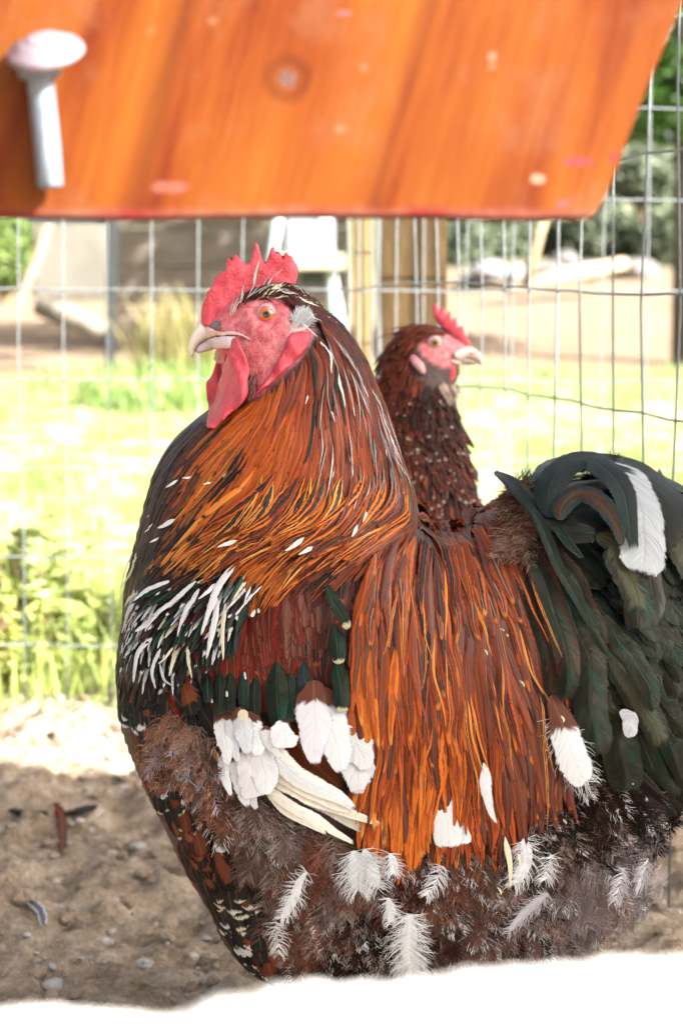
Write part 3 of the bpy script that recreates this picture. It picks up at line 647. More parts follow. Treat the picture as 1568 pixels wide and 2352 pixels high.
for k in range(40):     # loose single strands with a light catch
    u = random.uniform(840, 1230); v = random.uniform(1300, 1700)
    P, Nn = S.trace(u, v, random.uniform(120, 220), sflow, 12, .02, .027, .12)
    saddle.add(P, Nn, .0009, 'lance', vary(random.choice((ORG, GOLD, RUST, BLK))), random.choice((GOLD, ORD, MAR)), CRM, .4, .97, 3, .3, 0, .1)
for a, b, w in (((1098,1500),(1103,1512),5),((1136,1458),(1140,1466),5),((1150,1470),(1153,1476),6),((1180,1560),(1186,1572),6),((1264,1638),(1268,1650),7),((1272,1840),(1276,1852),7),((1140,1890),(1150,1990),17),((1165,1930),(1168,1950),10),((1118,1995),(1120,2006),6)):
    indiv(saddle, [a, ((a[0]+b[0])/2+2, (a[1]+b[1])/2), b], w*.5/F*1.25, 'lance', CRM, CRM, CRM, n=8, l0=.024, l1=.028)
for k in range(150):    # short feathers closing the back line
    u = random.uniform(950, 1165); v = float(np.interp(u, [950, 968, 1005, 1060, 1110, 1150, 1170], [1175, 1196, 1212, 1204, 1190, 1160, 1140]))+random.uniform(-2, 22)
    P0 = [(u, v), (u+random.uniform(12, 22), v+random.uniform(3, 14)), (u+random.uniform(30, 50), v+random.uniform(22, 60))]
    P, Nn = S.path(crom(P0, 8), .005, .010)
    saddle.add(P, Nn, random.uniform(.003, .0045), 'lance', vary(random.choice((BRN, MAR, DBR, ORD))), vary(random.choice((RUST, ORD, MAR, col(120,86,66)))), ORD, .45, 2, 5, .2, random.gauss(0, .15), .1, YC)
# downy tuft where saddle meets tail
dn = Plume()
for k in range(46):
    u = random.uniform(1168, 1215); v = random.uniform(1120, 1290)
    P, Nn = S.trace(u, v, random.uniform(40, 80), flowfn([(1190,1150,.3,.9),(1200,1280,.1,1),(1230,1330,.4,.8)]), 7, .010, .020, .4)
    dn.down(P, Nn, .010, vary(random.choice((col(128,92,76), col(104,68,52), col(150,122,108)))), col(150,126,112), 22, mess=.5)

# ---- tail
DGR = col(24, 38, 33)
tail = Plume()
tpoly = [(1210,1180),(1260,1120),(1340,1100),(1440,1110),(1540,1170),(1640,1280),(1670,1420),(1640,1560),(1560,1640),(1470,1640),(1400,1560),(1330,1450),(1270,1340),(1230,1260)]
tflow = flowfn([(1230,1180,.7,.3),(1300,1130,.9,.1),(1400,1120,.85,.4),(1500,1180,.7,.7),(1250,1300,.45,.9),(1350,1400,.4,.9),(1500,1400,.5,.85),(1450,1650,.35,.93),(1600,1350,.3,.95),(1600,1600,.2,1)])
for u, v in scatter(tpoly, 30):
    P, Nn = S.trace(u, v, random.uniform(200, 320), tflow, 14, .002, .012+random.uniform(0, .004), .12)
    tail.add(P, Nn, random.uniform(.008, .0125), 'round', vary(random.choice((SLT, BLK, DGR, BLK)), .15), vary(BLK, .2), BLK, .6, 2, 7, .2, random.gauss(0, .08), .05, YC)
TT = lambda pts: [(1088.9+.30556*x, 986.8+.30556*y) for x, y in pts]   # close-up 6 units: 1568 across = 479
KH = col(62, 58, 44); BG = col(34, 58, 66)
sick = []
def sickle(pts, w, ca, cb, ct=BLK, tip=2, kind='round', l0=.012, l1=.02, sw=.5, n=26, camber=.08, arch=0, tt=True, roll=0):
    p = Plume(); S_ = TT(pts) if tt else pts
    uv = crom(S_, n); P, Nn = S.path(uv, l0, l1, arch); p.add(P, Nn, w*.30556*.5/F*1.22*1.3, kind, ca, cb, ct, sw, tip, 9, camber, roll, .05, None)
    sick.append(p)
sickle([(420,550),(620,420),(900,400),(1150,440),(1380,560),(1560,720),(1760,980)],220,SLT,BLK)
sickle([(1150,380),(1350,460),(1500,520),(1720,690)],110,SLT,BLK,l0=.010)
sickle([(450,600),(700,440),(950,430),(1200,530),(1440,750),(1620,1040)],240,BLK,SLT,l0=.015,l1=.022)
sickle([(480,700),(620,470),(860,420),(1080,470),(1250,640),(1330,860),(1330,1000)],330,BLK,DBR,l0=.017,l1=.024)
sickle([(960,500),(1070,600),(1150,800),(1165,990),(1140,1170)],310,col(26,30,30),WHT,WHT,.16,'blunt',l0=.024,l1=.028,n=30)
sickle([(560,860),(640,620),(800,530),(940,600),(1030,780),(1110,1080)],230,BG,col(40,46,58),GRN,.95,'quill',l0=.028,l1=.033)
sickle([(620,880),(720,740),(860,740),(970,870),(1040,1020)],150,MAU,BG,BG,2,'quill',l0=.030,l1=.034)
sickle([(640,700),(640,820),(700,900),(860,900)],170,BLK,SLT,l0=.026,l1=.028)
sickle([(860,880),(980,950),(1080,1150),(1130,1320),(1150,1520)],200,col(112,110,88),DBR,col(44,34,30),.8,'blunt',l0=.022,l1=.026)  # pale olive centre: sheen highlight painted into the feather colour
sickle([(1180,1000),(1240,1150),(1260,1330),(1230,1500)],150,SLT,GRY,col(60,50,52),.8,'round',l0=.018,l1=.021)
sickle([(330,560),(385,650),(450,780),(520,930),(640,1200),(780,1420),(900,1620),(1080,1880)],80,GRN,BLK,KH,.9,'quill',l0=.026,l1=.030,n=34)
sickle([(340,560),(440,720),(560,860),(640,960),(740,1110)],110,GRN,KH,l0=.024,l1=.03,kind='quill')
sickle([(480,900),(620,1050),(760,1250),(860,1450),(930,1600)],120,SLT,MAR,MAR,.9,'quill',l0=.016,l1=.02)
sickle([(330,970),(440,1050),(520,1250),(580,1500),(640,1760),(630,2010)],190,SLT,MAR,BLK,.85,'round',l0=.017,l1=.024)
sickle([(420,1080),(440,1250),(500,1500),(560,1850),(560,2050)],150,MAU,SLT,BLK,.9,'round',l0=.015,l1=.02)
sickle([(620,1240),(740,1500),(810,1800),(830,2100),(850,2420)],230,SLT,DBR,BLK,.9,'blunt',l0=.014,l1=.022)
sickle([(780,1280),(960,1600),(1100,1900),(1240,2150),(1290,2320)],190,col(96,100,84),SLT,DBR,.93,'blunt',l0=.013,l1=.02)  # silvery green highlight put into the centre colour
sickle([(900,1400),(1050,1600),(1180,1850),(1240,2050)],150,SLT,KH,BLK,.95,'round',l0=.018,l1=.024)
sickle([(760,1680),(930,2000),(1040,2300),(1060,2700)],270,BLK,col(40,40,34),BLK,.97,'blunt',l0=.010,l1=.016)
sickle([(1000,2080),(1060,2150),(1090,2260)],110,WHT,WHT,WHT,2,'round',l0=.018,l1=.022)
sickle([(1300,620),(1380,820),(1500,1080),(1620,1340)],200,col(100,100,84),SLT,BLK,2,'round',l0=.016,l1=.02)  # lighter centre colour imitates a khaki sheen
sickle([(1400,560),(1560,800),(1720,1150)],280,SLT,BLK,BLK,2,'round',l0=.014,l1=.02)
sickle([(1150,1450),(1350,1600),(1600,1850),(1800,2100)],420,col(20,34,30),BLK,BLK,2,'blunt',l0=.008,l1=.012)
sickle([(1100,1500),(1250,1900),(1450,2300),(1600,2560)],420,col(22,44,38),BLK,col(30,66,54),.8,'blunt',l0=.006,l1=.011)
sickle([(1250,1250),(1450,1300),(1700,1450)],300,BLK,SLT,BLK,2,'blunt',l0=.008,l1=.012)
sickle([(440,500),(600,340),(780,240),(990,170)],60,BLK,DBR,BLK,2,'lance',l0=.004,l1=.0)
for k in range(60):   # fine down along the top of the tail
    u = random.uniform(1170, 1400); v = 1120-.22*(u-1170)+random.uniform(-12, 10)
    a = random.uniform(-.9, -.2)
    uv = [(u, v), (u+22*math.cos(a), v+22*math.sin(a)), (u+44*math.cos(a+.2), v+44*math.sin(a+.2))]
    P, Nn = S.path(crom(uv, 5), .006, .006); dn.down(P, Nn, .006, DBR, BRN, 7, mess=.5, wid=.00016)

# ---- breast (front edge) feathers
bpoly = [(284,1440),(300,1440),(420,1540),(470,1620),(400,1640),(420,1800),(470,1900),(560,1960),(660,2020),(700,2120),(690,2250),(610,2235),(560,2200),(520,2140),(492,2080),(445,2000),(388,1886),(338,1786),(298,1686),(281,1618),(278,1530)]
bflow = flowfn([(285,1450,.02,1),(300,1600,.1,1),(400,1560,.3,.95),(330,1720,.35,.94),(400,1850,.42,.9),(470,2000,.42,.9),(540,2100,.42,.9),(620,2150,.2,1),(650,2000,.1,1)])
bpal = [(290,1460,(SLT,BLK,.6,SLT,2)),(310,1520,(RUF,BLK,.5,SLT,.7)),(380,1540,(RUF,SLT,.6,SLT,.7)),(300,1570,(SLT,GRN,.6,WHT,.88)),(380,1600,(SLT,BLK,.6,WHT,.9)),(300,1640,(RUF,BRN,.5,RUF,2)),(330,1740,(RUF,BRN,.5,SLT,.8)),(360,1800,(SLT,BLK,.6,CRM,.92)),(400,1840,(RUF,BRN,.5,BRN,2)),(420,1920,(SLT,RUF,.6,BLK,2)),(480,1900,(RUF,BLK,.5,BLK,.8)),(500,2000,(SLT,DBR,.6,CRM,.9)),(560,2050,(RUF,DBR,.5,SLT,.6)),(520,2120,(SLT,BLK,.6,WHT,.85)),(600,2150,(DBR,BLK,.5,CRM,.88)),(660,2180,(DBR,RUF,.5,BLK,.8)),(480,2060,(SLT,BLK,.6,WHT,.88)),(640,2080,(RUF,BRN,.5,GRY,.9))]
for u, v in scatter(bpoly, 25):
    e, c_, sw, tp, ts = pick(bpal, u, v, 16)
    if random.random() < .12: tp, ts = WHT, .88
    P, Nn = S.trace(u, v, random.uniform(90, 130), bflow, 10, .001, .008+random.uniform(0, .003), .12)
    breast.add(P, Nn, random.uniform(.008, .0115), 'round', vary(e), vary(c_), tp, sw, ts, 7, .25, random.gauss(0, .15), .1, YC)
# ---- belly: soft body feathers, then down over them
belly = Plume()
blpoly = [(440,1620),(520,1690),(570,1800),(640,1850),(780,1900),(850,1930),(1000,1900),(1150,1860),(1300,1740),(1450,1780),(1500,1830),(1460,1920),(1440,2000),(1400,2060),(1300,2120),(1150,2180),(1000,2215),(850,2240),(700,2240),(670,2130),(610,2020),(540,1900),(470,1780)]
blflow = flowfn([(450,1800,.25,.97),(600,1900,.1,1),(800,2000,0,1),(1000,2100,.05,1),(1200,2000,.3,.95),(1400,1850,.6,.8),(1400,2050,.4,.9),(800,2200,0,1),(1300,2150,.3,.95),(460,1650,.2,1)])
RU2 = col(100, 64, 50); G4 = col(140, 132, 132); G2 = col(112, 98, 94); G3 = col(88, 68, 60)
blpal = [(450,1700,(MAU,G2)),(520,1800,(G3,RU2)),(460,1850,(RU2,BRN)),(600,1900,(G2,G3)),(700,1950,(RU2,G2)),(600,2050,(G3,RU2)),(700,2100,(RU2,G3)),(800,2000,(RU2,G2)),(850,2100,(DBR,BLK)),(950,2000,(RU2,DBR)),(1000,2100,(DBR,G3)),(1100,2000,(RU2,G3)),(1200,2000,(SLT,G2)),(1200,1900,(G3,DBR)),(1300,1850,(DBR,BLK)),(1300,2000,(GRY,G2)),(1400,1800,(BLK,DBR)),(1400,1950,(GRY,G4)),(1350,2080,(G2,GRY)),(1100,2160,(G3,DBR)),(900,2200,(DBR,G3)),(1450,1850,(BLK,SLT))]
for u, v in scatter(blpoly, 27):
    e, c_ = pick(blpal, u, v, 30)
    r = random.random(); tp, ts = (WHT, .86) if r < .2 else ((GRY, .85) if r < .3 else (e, 2))
    P, Nn = S.trace(u, v, random.uniform(60, 100), blflow, 9, .001, .008+random.uniform(0, .003), .2)
    belly.add(P, Nn, random.uniform(.006, .009), 'round', vary(e, .2), vary(c_, .2), tp, .6, ts, 7, .3, random.gauss(0, .2), .16, YC)
for u, v in scatter(blpoly, 17):
    e, c_ = pick(blpal, u, v, 30)
    if u < 780 and random.random() < .6: continue
    right = u > 1150; ed = vary(e if random.random() < .5 else c_, .22)
    r = random.random(); tc = WHT if r < .07 else (col(150,138,134) if r < .25 else ed); ed = tuple(min(.6, q*1.25) for q in ed)
    P, Nn = S.trace(u, v, random.uniform(45, 85), blflow, 7, .006, .013+random.uniform(0, .004), .3)
    dn.down(P, Nn, random.uniform(.007, .011), ed, tc, 30 if random.random() < .5 else 20, tip=.55, mess=.3)
for u, v in scatter([(440,1640),(500,1690),(520,1790),(500,1820),(460,1790),(390,1760),(356,1690),(366,1630),(410,1620)], 14):   # the loose clump on the breast
    e = vary(random.choice((col(158,122,104), col(140,106,90), col(160,152,162), col(122,84,66))), .15)
    if random.random() < .35: continue
    P, Nn = S.trace(u, v, random.uniform(30, 55), flowfn([(330,1620,-.6,.6),(380,1640,.2,1),(340,1760,-.6,.7),(450,1750,.5,.8),(500,1800,.4,.9),(420,1700,-.1,1)]), 7, .008, .020, .5)
    dn.down(P, Nn, .0065, e, vary(col(150,122,108)), 16, mess=.3, wid=.00026)
indiv(breast, ZB([(770,1950),(860,2060),(990,2170)]), .0009, 'blunt', col(170,160,165), DBR, WHT, l0=.018, l1=.022, cols=3, n=8)
# single white feathers named in the picture
single = Plume(); wd = Plume()
Q7 = lambda pts: [(816.7+.4792*x, 1701.4+.4792*y) for x, y in pts]
def whitedown(pts, hw, n=60, c0=WHT, l=.022, core=True, colr=None):
    uv = crom(pts, 12); P, Nn = S.path(uv, l-.004, l)
    colr = colr or c0
    if core: single.add(P, Nn, hw*.45/F*1.22, 'round', c0, c0, c0, .5, 2, 7, .2, 0, .2)
    wd.down(P, Nn, hw/F*1.22, colr, c0, n, tip=.2, mess=.15, wid=.0002)
whitedown(Q7([(245,760),(240,880),(245,1000),(240,1090)]), 52, 200)
whitedown(Q7([(0,480),(20,560),(30,640)]), 50, 70); whitedown(Q7([(60,470),(80,560),(110,630)]), 45, 60)
whitedown([(708,1975),(690,2030),(672,2075)], 30, 60); whitedown([(655,2080),(660,2110),(664,2138)], 30, 40, core=False)
whitedown(Q7([(770,420),(780,520),(740,610)]), 40, 60); whitedown(Q7([(900,480),(880,560),(850,590)]), 30, 40, core=False)
whitedown(Q7([(430,540),(380,600),(320,660)]), 30, 50, core=False); whitedown(Q7([(160,490),(170,540),(170,570)]), 26, 40)
whitedown(Q7([(170,680),(175,730),(172,780)]), 26, 40, c0=WHT); whitedown(Q7([(880,650),(800,720),(690,820)]), 30, 70, c0=col(176,176,184))
whitedown(Q7([(1300,490),(1260,560),(1230,600)]), 44, 60, c0=col(196,194,202), core=False); whitedown(Q7([(1200,540),(1170,600),(1140,680)]), 34, 50, c0=col(200,200,210), core=False)
whitedown(Q7([(1310,560),(1320,640),(1300,700)]), 34, 60, c0=col(160,152,150), core=False)
indiv(single, Q7([(410,170),(420,300),(440,465)]), 52*.5/F*1.9, 'blunt', WHT, WHT, WHT, n=16, l0=.015, l1=.020, jag=.08)
indiv(single, Q7([(470,200),(490,330),(500,460)]), 34*.5/F*1.9, 'blunt', WHT, WHT, WHT, n=14, l0=.014, l1=.019, jag=.08)
indiv(single, Q7([(590,60),(610,200),(640,340)]), 22*.5/F*1.9, 'lance', WHT, WHT, WHT, n=12, l0=.022, l1=.024, jag=.1)
indiv(single, Q7([(900,-240),(960,-60),(1010,60),(1050,160)]), 78*.5/F*1.3, 'round', MAU, MAU, WHT, tip=.3, n=18, l0=.020, l1=.026, jag=.08, cols=9)
whitedown([(1255,1640),(1290,1710),(1325,1775)], 52, 60, l=.022, core=False)
for pts, w in ((Q7([(1040,180),(1060,210),(1080,235)]),60),(Q7([(420,720),(450,770),(470,815)]),60),(Q7([(900,310),(920,350),(935,395)]),24),(Q7([(1000,440),(1030,465),(1060,490)]),24),(Q7([(1300,290),(1320,330),(1345,375)]),30),(Q7([(1370,320),(1400,340),(1430,350)]),22),(Q7([(1190,400),(1210,425),(1225,440)]),24),(Q7([(10,860),(20,890),(30,920)]),50),(Q7([(30,1040),(50,1060),(60,1090)]),40)):
    uv = crom(pts, 7); P, Nn = S.path(uv, .012, .016); wd.down(P, Nn, w*.4/F*1.22, GRY, WHT, 24, tip=.3, mess=.2, wid=.00022)
for k in range(26):   # dark rear feathers curling over the rump edge
    u = random.uniform(1330, 1490); v = random.uniform(1720, 1850)
    P, Nn = S.trace(u, v, random.uniform(70, 110), flowfn([(1350,1800,.5,.85),(1480,1850,.7,.6),(1540,1880,.8,.3)]), 10, .008, .016, .25)
    single.add(P, Nn, random.uniform(.003, .005), 'lance', BLK, SLT, WHT, .5, .9 if random.random() < .35 else 2, 5, .3, 0, .15)
lastp = Plume()
indiv(lastp, [(1556,1770),(1548,1820),(1538,1860),(1532,1885)], 16*.5/F*1.3, 'round', BLK, BLK, BLK, n=10, l0=.0, l1=.0)

# ---- head: crown bristles
crown = Plume()
cflow = flowfn([(560,700,.45,-.9),(590,660,.5,-.85),(640,650,.8,-.5),(680,660,.9,.4),(700,690,.8,.6),(640,680,.8,-.2),(660,700,.9,.3)])
for u, v in scatter(ZH([(560,800),(620,720),(700,640),(820,560),(960,500),(1100,480),(1250,540),(1400,640),(1560,760),(1560,860),(1420,850),(1250,760),(1120,700),(1000,680),(860,690),(720,730),(640,800)]), 7.5):
    a = random.random(); lo = u < 590
    c0 = CRM if random.random() < (.42 if u < 640 else .2) else random.choice((MAR, BLK, DBR))
    P, Nn = S.trace(u, v, random.uniform(22, 44), cflow, 7, .001, .006+random.uniform(0, .003), .3)
    crown.add(P, Nn, random.uniform(.0006, .0013), 'lance', c0, vary(random.choice((MAR, col(92,50,40))) if c0 is not CRM else CRM), c0, .5, 2, 3, .4, 0, .1, YC)
for pts, w in (((770,540),(800,380),(845,240)),30),(((720,680),(820,500),(905,330)),30),(((880,560),(960,440),(1055,330)),24),(((640,760),(660,640),(695,520)),26),(((700,700),(780,640),(860,560)),26),(((930,560),(980,480),(1040,410)),30),(((560,880),(590,760),(640,660)),22),(((580,870),(620,780),(670,690)),22),(((1050,600),(1140,680),(1260,700)),26),(((1320,730),(1400,760),(1470,800)),26),(((1000,640),(1080,620),(1160,660)),18),(((1190,540),(1260,590),(1330,680)),14),(((760,660),(860,600),(950,570)),20),(((1000,440),(1060,380),(1105,350)),10),(((540,900),(550,800),(570,700)),10):
    indiv(crown, ZH(pts), w*.208*.5/F*1.5, 'lance', WHT, CRM, WHT, n=8, l0=.006, l1=.012, cols=3)
# short pale hairs on the bare face, ear tuft, throat hairs
for u, v in scatter(ZH([(520,960),(700,880),(760,960),(820,1000),(1000,1010),(1150,900),(1150,1100),(1050,1300),(900,1600),(800,1500),(700,1300),(640,1150),(760,1080),(600,1000)]), 9.5):
    d = flowfn([(540,745,.8,.3),(600,770,.9,.5),(650,740,.5,-.6),(590,830,.7,.7),(630,800,.8,.5)])
    P, Nn = S.trace(u, v, random.uniform(5, 10), d, 4, .0006, .0025, .3)
    crown.add(P, Nn, .0003, 'lance', col(226,180,160), col(230,180,160), CRM, .5, 2, 3, .2, 0, 0)
for k in range(70):
    x, y = random.uniform(1190, 1340), random.uniform(860, 1010)
    P, Nn = S.path(crom(ZH([(x, y), (x+30, y-random.uniform(0, 30)), (x+70, y-random.uniform(20, 70))]), 6), .002, .008)
    crown.add(P, Nn, random.uniform(.0005, .0009), 'lance', WHT, WHT, WHT, .4, 2, 3, .2, 0, .1, YC)
    if k % 4 == 0: wd.down(P, Nn, .004, WHT, WHT, 10, wid=.0002, mess=.2)
for k in range(40):
    x, y = random.uniform(330, 450), random.uniform(1230, 1330)
    P, Nn = S.path(crom(ZH([(x, y), (x+10, y+25), (x+25, y+55)]), 4), -.006, -.006)
    crown.add(P, Nn, .0006, 'lance', CRM, CRM, CRM, .5, 2, 3, .2, 0, 0)
for k in range(40):
    x = random.uniform(740, 830); y = 1500+random.uniform(0, 240)-(x-740)*.3
    P, Nn = S.path(crom(ZH([(x, y), (x+10, y+60), (x+5, y+120)]), 5), .002, .006)
    crown.add(P, Nn, .0004, 'lance', random.choice((DBR, GRY, CRM)), DBR, GRY, .5, 2, 3, .2, 0, 0)

hack.build('neck_hackle', M_hack, rooster); gloss.build('shining_hackle', M_gloss, rooster); wing.build('wing_shoulder', M_hack, rooster)
wg = wbar.build('wing_bar', M_iri, rooster); flight.build('flight_feathers', M_soft, rooster); sec.build('white_wing_feathers', M_soft, rooster)
saddle.build('saddle_feathers', M_hack, rooster); sadf.build('long_saddle_feathers', M_sad, rooster); tl = tail.build('tail', M_iri, rooster)
for p in sick: p.build('sickle_feather', M_iri, rooster)
breast.build('breast_feathers', M_soft, rooster); belly.build('belly_feathers', M_soft, rooster)
lastp.build('hanging_feather', M_soft, rooster); single.build('white_body_feathers', M_soft, rooster); dn.build('down', M_down, rooster); wd.build('white_down', M_down, rooster)
crown.build('crown_feathers', M_soft, rooster)

# ---- comb, wattles, lobes, beak, eyes
m_comb, t, N, L, B = newmat('red_comb_skin'); nb = NB(t); g = nb.geo()
n1 = nb.noise(g, 700, 3, .6); n0 = nb.noise(g, 120, 3, .5)
c = nb.ramp(n0, [(.3, col(212, 54, 72)), (.55, col(234, 80, 98)), (.75, col(242, 112, 126))])
c = nb.mix(nb.math('MULTIPLY', nb.step(n1, .54, .74), .25), c, col(250, 150, 158))
L.new(c, B.inputs['Base Color']); B.inputs['Roughness'].default_value = .42; B.inputs['Specular IOR Level'].default_value = .4
L.new(nb.bump(n1, .9, .0012), B.inputs['Normal'])
comb_out = ZH([(185,940),(190,850),(200,780),(225,700),(250,660),(255,600),(295,580),(310,530),(335,490),(330,440),(350,428),(395,432),(392,380),(410,370),(430,385),(460,380),(470,310),(480,240),(500,228),(530,262),(545,252),(540,210),(565,188),(590,205),(620,240),(660,270),(700,300),(740,265),(760,180),(780,100),(803,58),(825,100),(845,170),(865,240),(895,288),(930,230),(950,150),(985,98),(1005,130),(1015,180),(1045,158),(1070,190),(1085,252),(1110,180),(1130,172),(1155,195),(1162,222),(1180,205),(1200,225),(1230,280),(1260,330),(1258,400),(1240,480),(1225,528),(1150,560),(1000,620),(850,700),(760,760),(700,800),(640,850),(560,910),(450,960),(380,985),(260,1000),(215,980)])
_q0 = at(*ZH([(185, 1010)])[0], YC); _q1 = at(*ZH([(1225, 600)])[0], YC); _L = math.hypot(_q1.x-_q0.x, _q1.z-_q0.z)
cbase = lambda x, z: np.maximum(0, ((_q1.x-_q0.x)*(z-_q0.z)-(_q1.z-_q0.z)*(x-_q0.x))/_L)
cb_ = Inflate(comb_out, YC, .0009, k=.62, cap=.0048, smoothk=2)
v, f = cb_.build(disp=lambda x, z, w: .0009*fbm(x, z, 300, 3)+.0014*fbm(x*2+z, z-x, 90, 2)+.006*np.clip(1-cbase(x, z)/.012, 0, 1)**1.5*np.clip(w/.003, 0, 1))
mesh('comb', v, f, m_comb, rooster, sm=True)
def wat(name, out, y0, cap, disp, st=.0009, off=.0):
    I = Inflate(ZH(out), y0, st, k=.8, cap=cap); v, f = I.build(front=lambda x, z: RB.W(x, z)*1.0+off, back=lambda x, z: RB.W(x, z)*1.0+off, disp=disp); mesh(name, v, f, m_comb, rooster, sm=True)
fold = lambda ph: (lambda x, z, w: .0016*np.sin((x*.93+z*.36)*520+ph+1.2*np.sin(z*110))*np.clip(w/.003, 0, 1)+.0006*fbm(x, z, 350, 2))
wat('wattle', [(560,1120),(600,1095),(650,1140),(690,1220),(740,1330),(760,1430),(745,1550),(755,1650),(720,1740),(640,1830),(560,1890),(470,1980),(400,2050),(320,2045),(300,2020),(310,1930),(345,1830),(370,1700),(400,1580),(440,1500),(470,1400),(510,1300),(545,1210)], YC, .0066, fold(.4), off=.0105)
wat('wattle', [(580,1220),(500,1320),(470,1440),(430,1600),(390,1800),(340,1950),(303,2022),(285,1900),(260,1800),(245,1680),(250,1600),(300,1540),(340,1430),(370,1330),(390,1260),(480,1190)], YC, .0045, fold(2.0), off=-.001)
def lobe(name, out, cap, mat, disp=None, st=.0009, off=-.0012):
    for sgn in (1, -1):
        I = Inflate(ZH(out), YC, st, k=.7, cap=cap)
        fr = lambda x, z: RB.W(x, z)+off
        v, f = I.build(front=fr, disp=disp, sides=1)
        if sgn < 0: v = v.copy(); v[:, 1] = 2*YC-v[:, 1]; f = [q[::-1] for q in f]
        mesh(name, v, f, mat, rooster, sm=True)
lobe('ear_lobe', [(1180,1070),(1250,1030),(1390,1030),(1402,1090),(1370,1200),(1290,1290),(1200,1380),(1100,1470),(1000,1560),(900,1640),(820,1715),(790,1725),(800,1690),(850,1620),(950,1520),(1000,1440),(1050,1350),(1100,1260),(1140,1160)], .0062, m_comb,
     lambda x, z, w: .0014*np.sin((x*.8+z*.62)*430+2)*np.clip(w/.003, 0, 1)+.0009*fbm(x, z, 220, 2), off=.002)
m_ear = simple('white_ear_skin', col(240,226,226), .5, c2=col(226,170,172), nscale=200, bumpd=.001)
lobe('white_ear', [(1180,960),(1230,880),(1330,850),(1390,900),(1380,990),(1300,1030),(1200,1060),(1150,1050)], .004, m_ear)
m_eyel = simple('eyelid_skin', col(232,150,156), .45, c2=col(206,92,102), nscale=500, bumpd=.0008, bscale=900)
m_beak, t, N, L, B = newmat('horn'); nb = NB(t); g = nb.geo()
sx = nb.math('SUBTRACT', nb.sep(g)[0], at(440, 800, YC).x)
nz = nb.noise(nb.scale(g, 1, 1, 3), 90, 3)
c = nb.ramp(nb.math('ADD', nb.math('MULTIPLY', sx, 22), nb.math('MULTIPLY', nz, .25)), [(.1, col(250,244,232)), (.34, col(246,228,216)), (.50, col(222,164,134)), (.60, col(240,214,218)), (.95, col(240,186,192))])
L.new(c, B.inputs['Base Color']); B.inputs['Roughness'].default_value = .32
L.new(nb.bump(nb.noise(nb.scale(g, .4, 1, 2), 300, 2), .3, .0005), B.inputs['Normal'])
m_low = simple('lower_horn', col(242,232,248), .35, c2=col(240,210,208), nscale=70)
m_nos = simple('grey_cere', col(150,136,130), .6, c2=col(96,80,76), nscale=260, bumpd=.001)
fw = lambda x, z: RB.W(x, z)*.9
def beak(name, out, cap, mat, k=1.0, extra=0, par=rooster):
    I = Inflate(ZH(out), YC, .0007, k=k, cap=cap); v, f = I.build()
    b = RB.W(v[:, 0], v[:, 2])*.95+extra; fr = v[:, 1] < YC+1e-9
    sgn = np.where(v[:, 1] <= YC, -1, 1); wgt = np.clip(np.abs(v[:, 1]-YC)/.0006, 0, 1)
    v = v.copy(); v[:, 1] += sgn*wgt*b
    return mesh(name, v, f, mat, par, sm=True)
ub = [(205,935),(170,960),(130,1010),(90,1070),(65,1140),(55,1210),(62,1280),(85,1325),(110,1310),(130,1250),(165,1190),(230,1140),(320,1105),(420,1085),(540,1075),(640,1080),(770,1130),(720,1075),(640,1035),(540,1025),(420,1030),(330,1000),(250,960)]
beak('upper_beak', ub, .007, m_beak, 1.25, .0012)
beak('lower_beak', [(130,1245),(150,1278),(230,1268),(330,1238),(430,1218),(520,1222),(565,1228),(585,1190),(560,1140),(600,1080),(420,1080),(320,1100),(230,1140),(165,1190)], .006, m_low, 1.0, .0004)
beak('nostril', [(205,935),(190,985),(225,1030),(330,1050),(380,1045),(430,1000),(435,945),(410,910),(370,905),(320,935),(290,965),(245,975)], .003, m_nos, .4, .0007)
# eyes
m_eye, t, N, L, B = newmat('orange_eye'); nb = NB(t)
tc = N.new('ShaderNodeTexCoord'); o3 = nb.sep(tc.outputs['Object'])
rr = nb.math('SQRT', nb.math('ADD', nb.math('POWER', o3[0], 2), nb.math('POWER', o3[2], 2)))
nz = nb.noise(tc.outputs['Object'], 900, 2)
c = nb.ramp(nb.math('ADD', nb.math('MULTIPLY', rr, 100), nb.math('MULTIPLY', nb.math('SUBTRACT', nz, .5), .04)), [(.0, (.002, .002, .003)), (.215, (.002, .002, .003)), (.235, col(196,84,16)), (.42, col(230,112,16)), (.47, col(150,64,30)), (.50, col(210,160,170))])
L.new(c, B.inputs['Base Color']); B.inputs['Roughness'].default_value = .08; B.inputs['Coat Weight'].default_value = 1; B.inputs['Coat Roughness'].default_value = .02
def eye(parent, skin, yc, u, v, r, mat, lid, iris=.0058):
    p, nrm = skin.hit(u, v)
    for sg in (1, -1):
        bm = bmesh.new(); bmesh.ops.create_uvsphere(bm, u_segments=32, v_segments=24, radius=r)
        o = bmobj('eye', bm, mat, None, sm=True); o.parent = parent
        y = p[1]+r*.30; y = y if sg > 0 else 2*yc-y
        o.location = Vector((p[0], y, p[2]))-parent.location
        pts = []; rads = []
        for k in range(29):
            a = 2*math.pi*k/28; rr_ = iris*(1.10+.06*math.sin(3*a))
            pts.append((p[0]+math.cos(a)*rr_*1.08-(.0006 if math.cos(a) < 0 else 0), (p[1]-.0012*1) if sg > 0 else 2*yc-(p[1]-.0012), p[2]+math.sin(a)*rr_*.98)); rads.append(iris*.17)
        V, Fc = tube(pts, rads, 8, cap=False); e = mesh('eyelid', V, Fc, lid, parent, sm=True)
eye(rooster, S, YC, 612.5, 721.5, .0072, m_eye, m_eyel, iris=.0050)
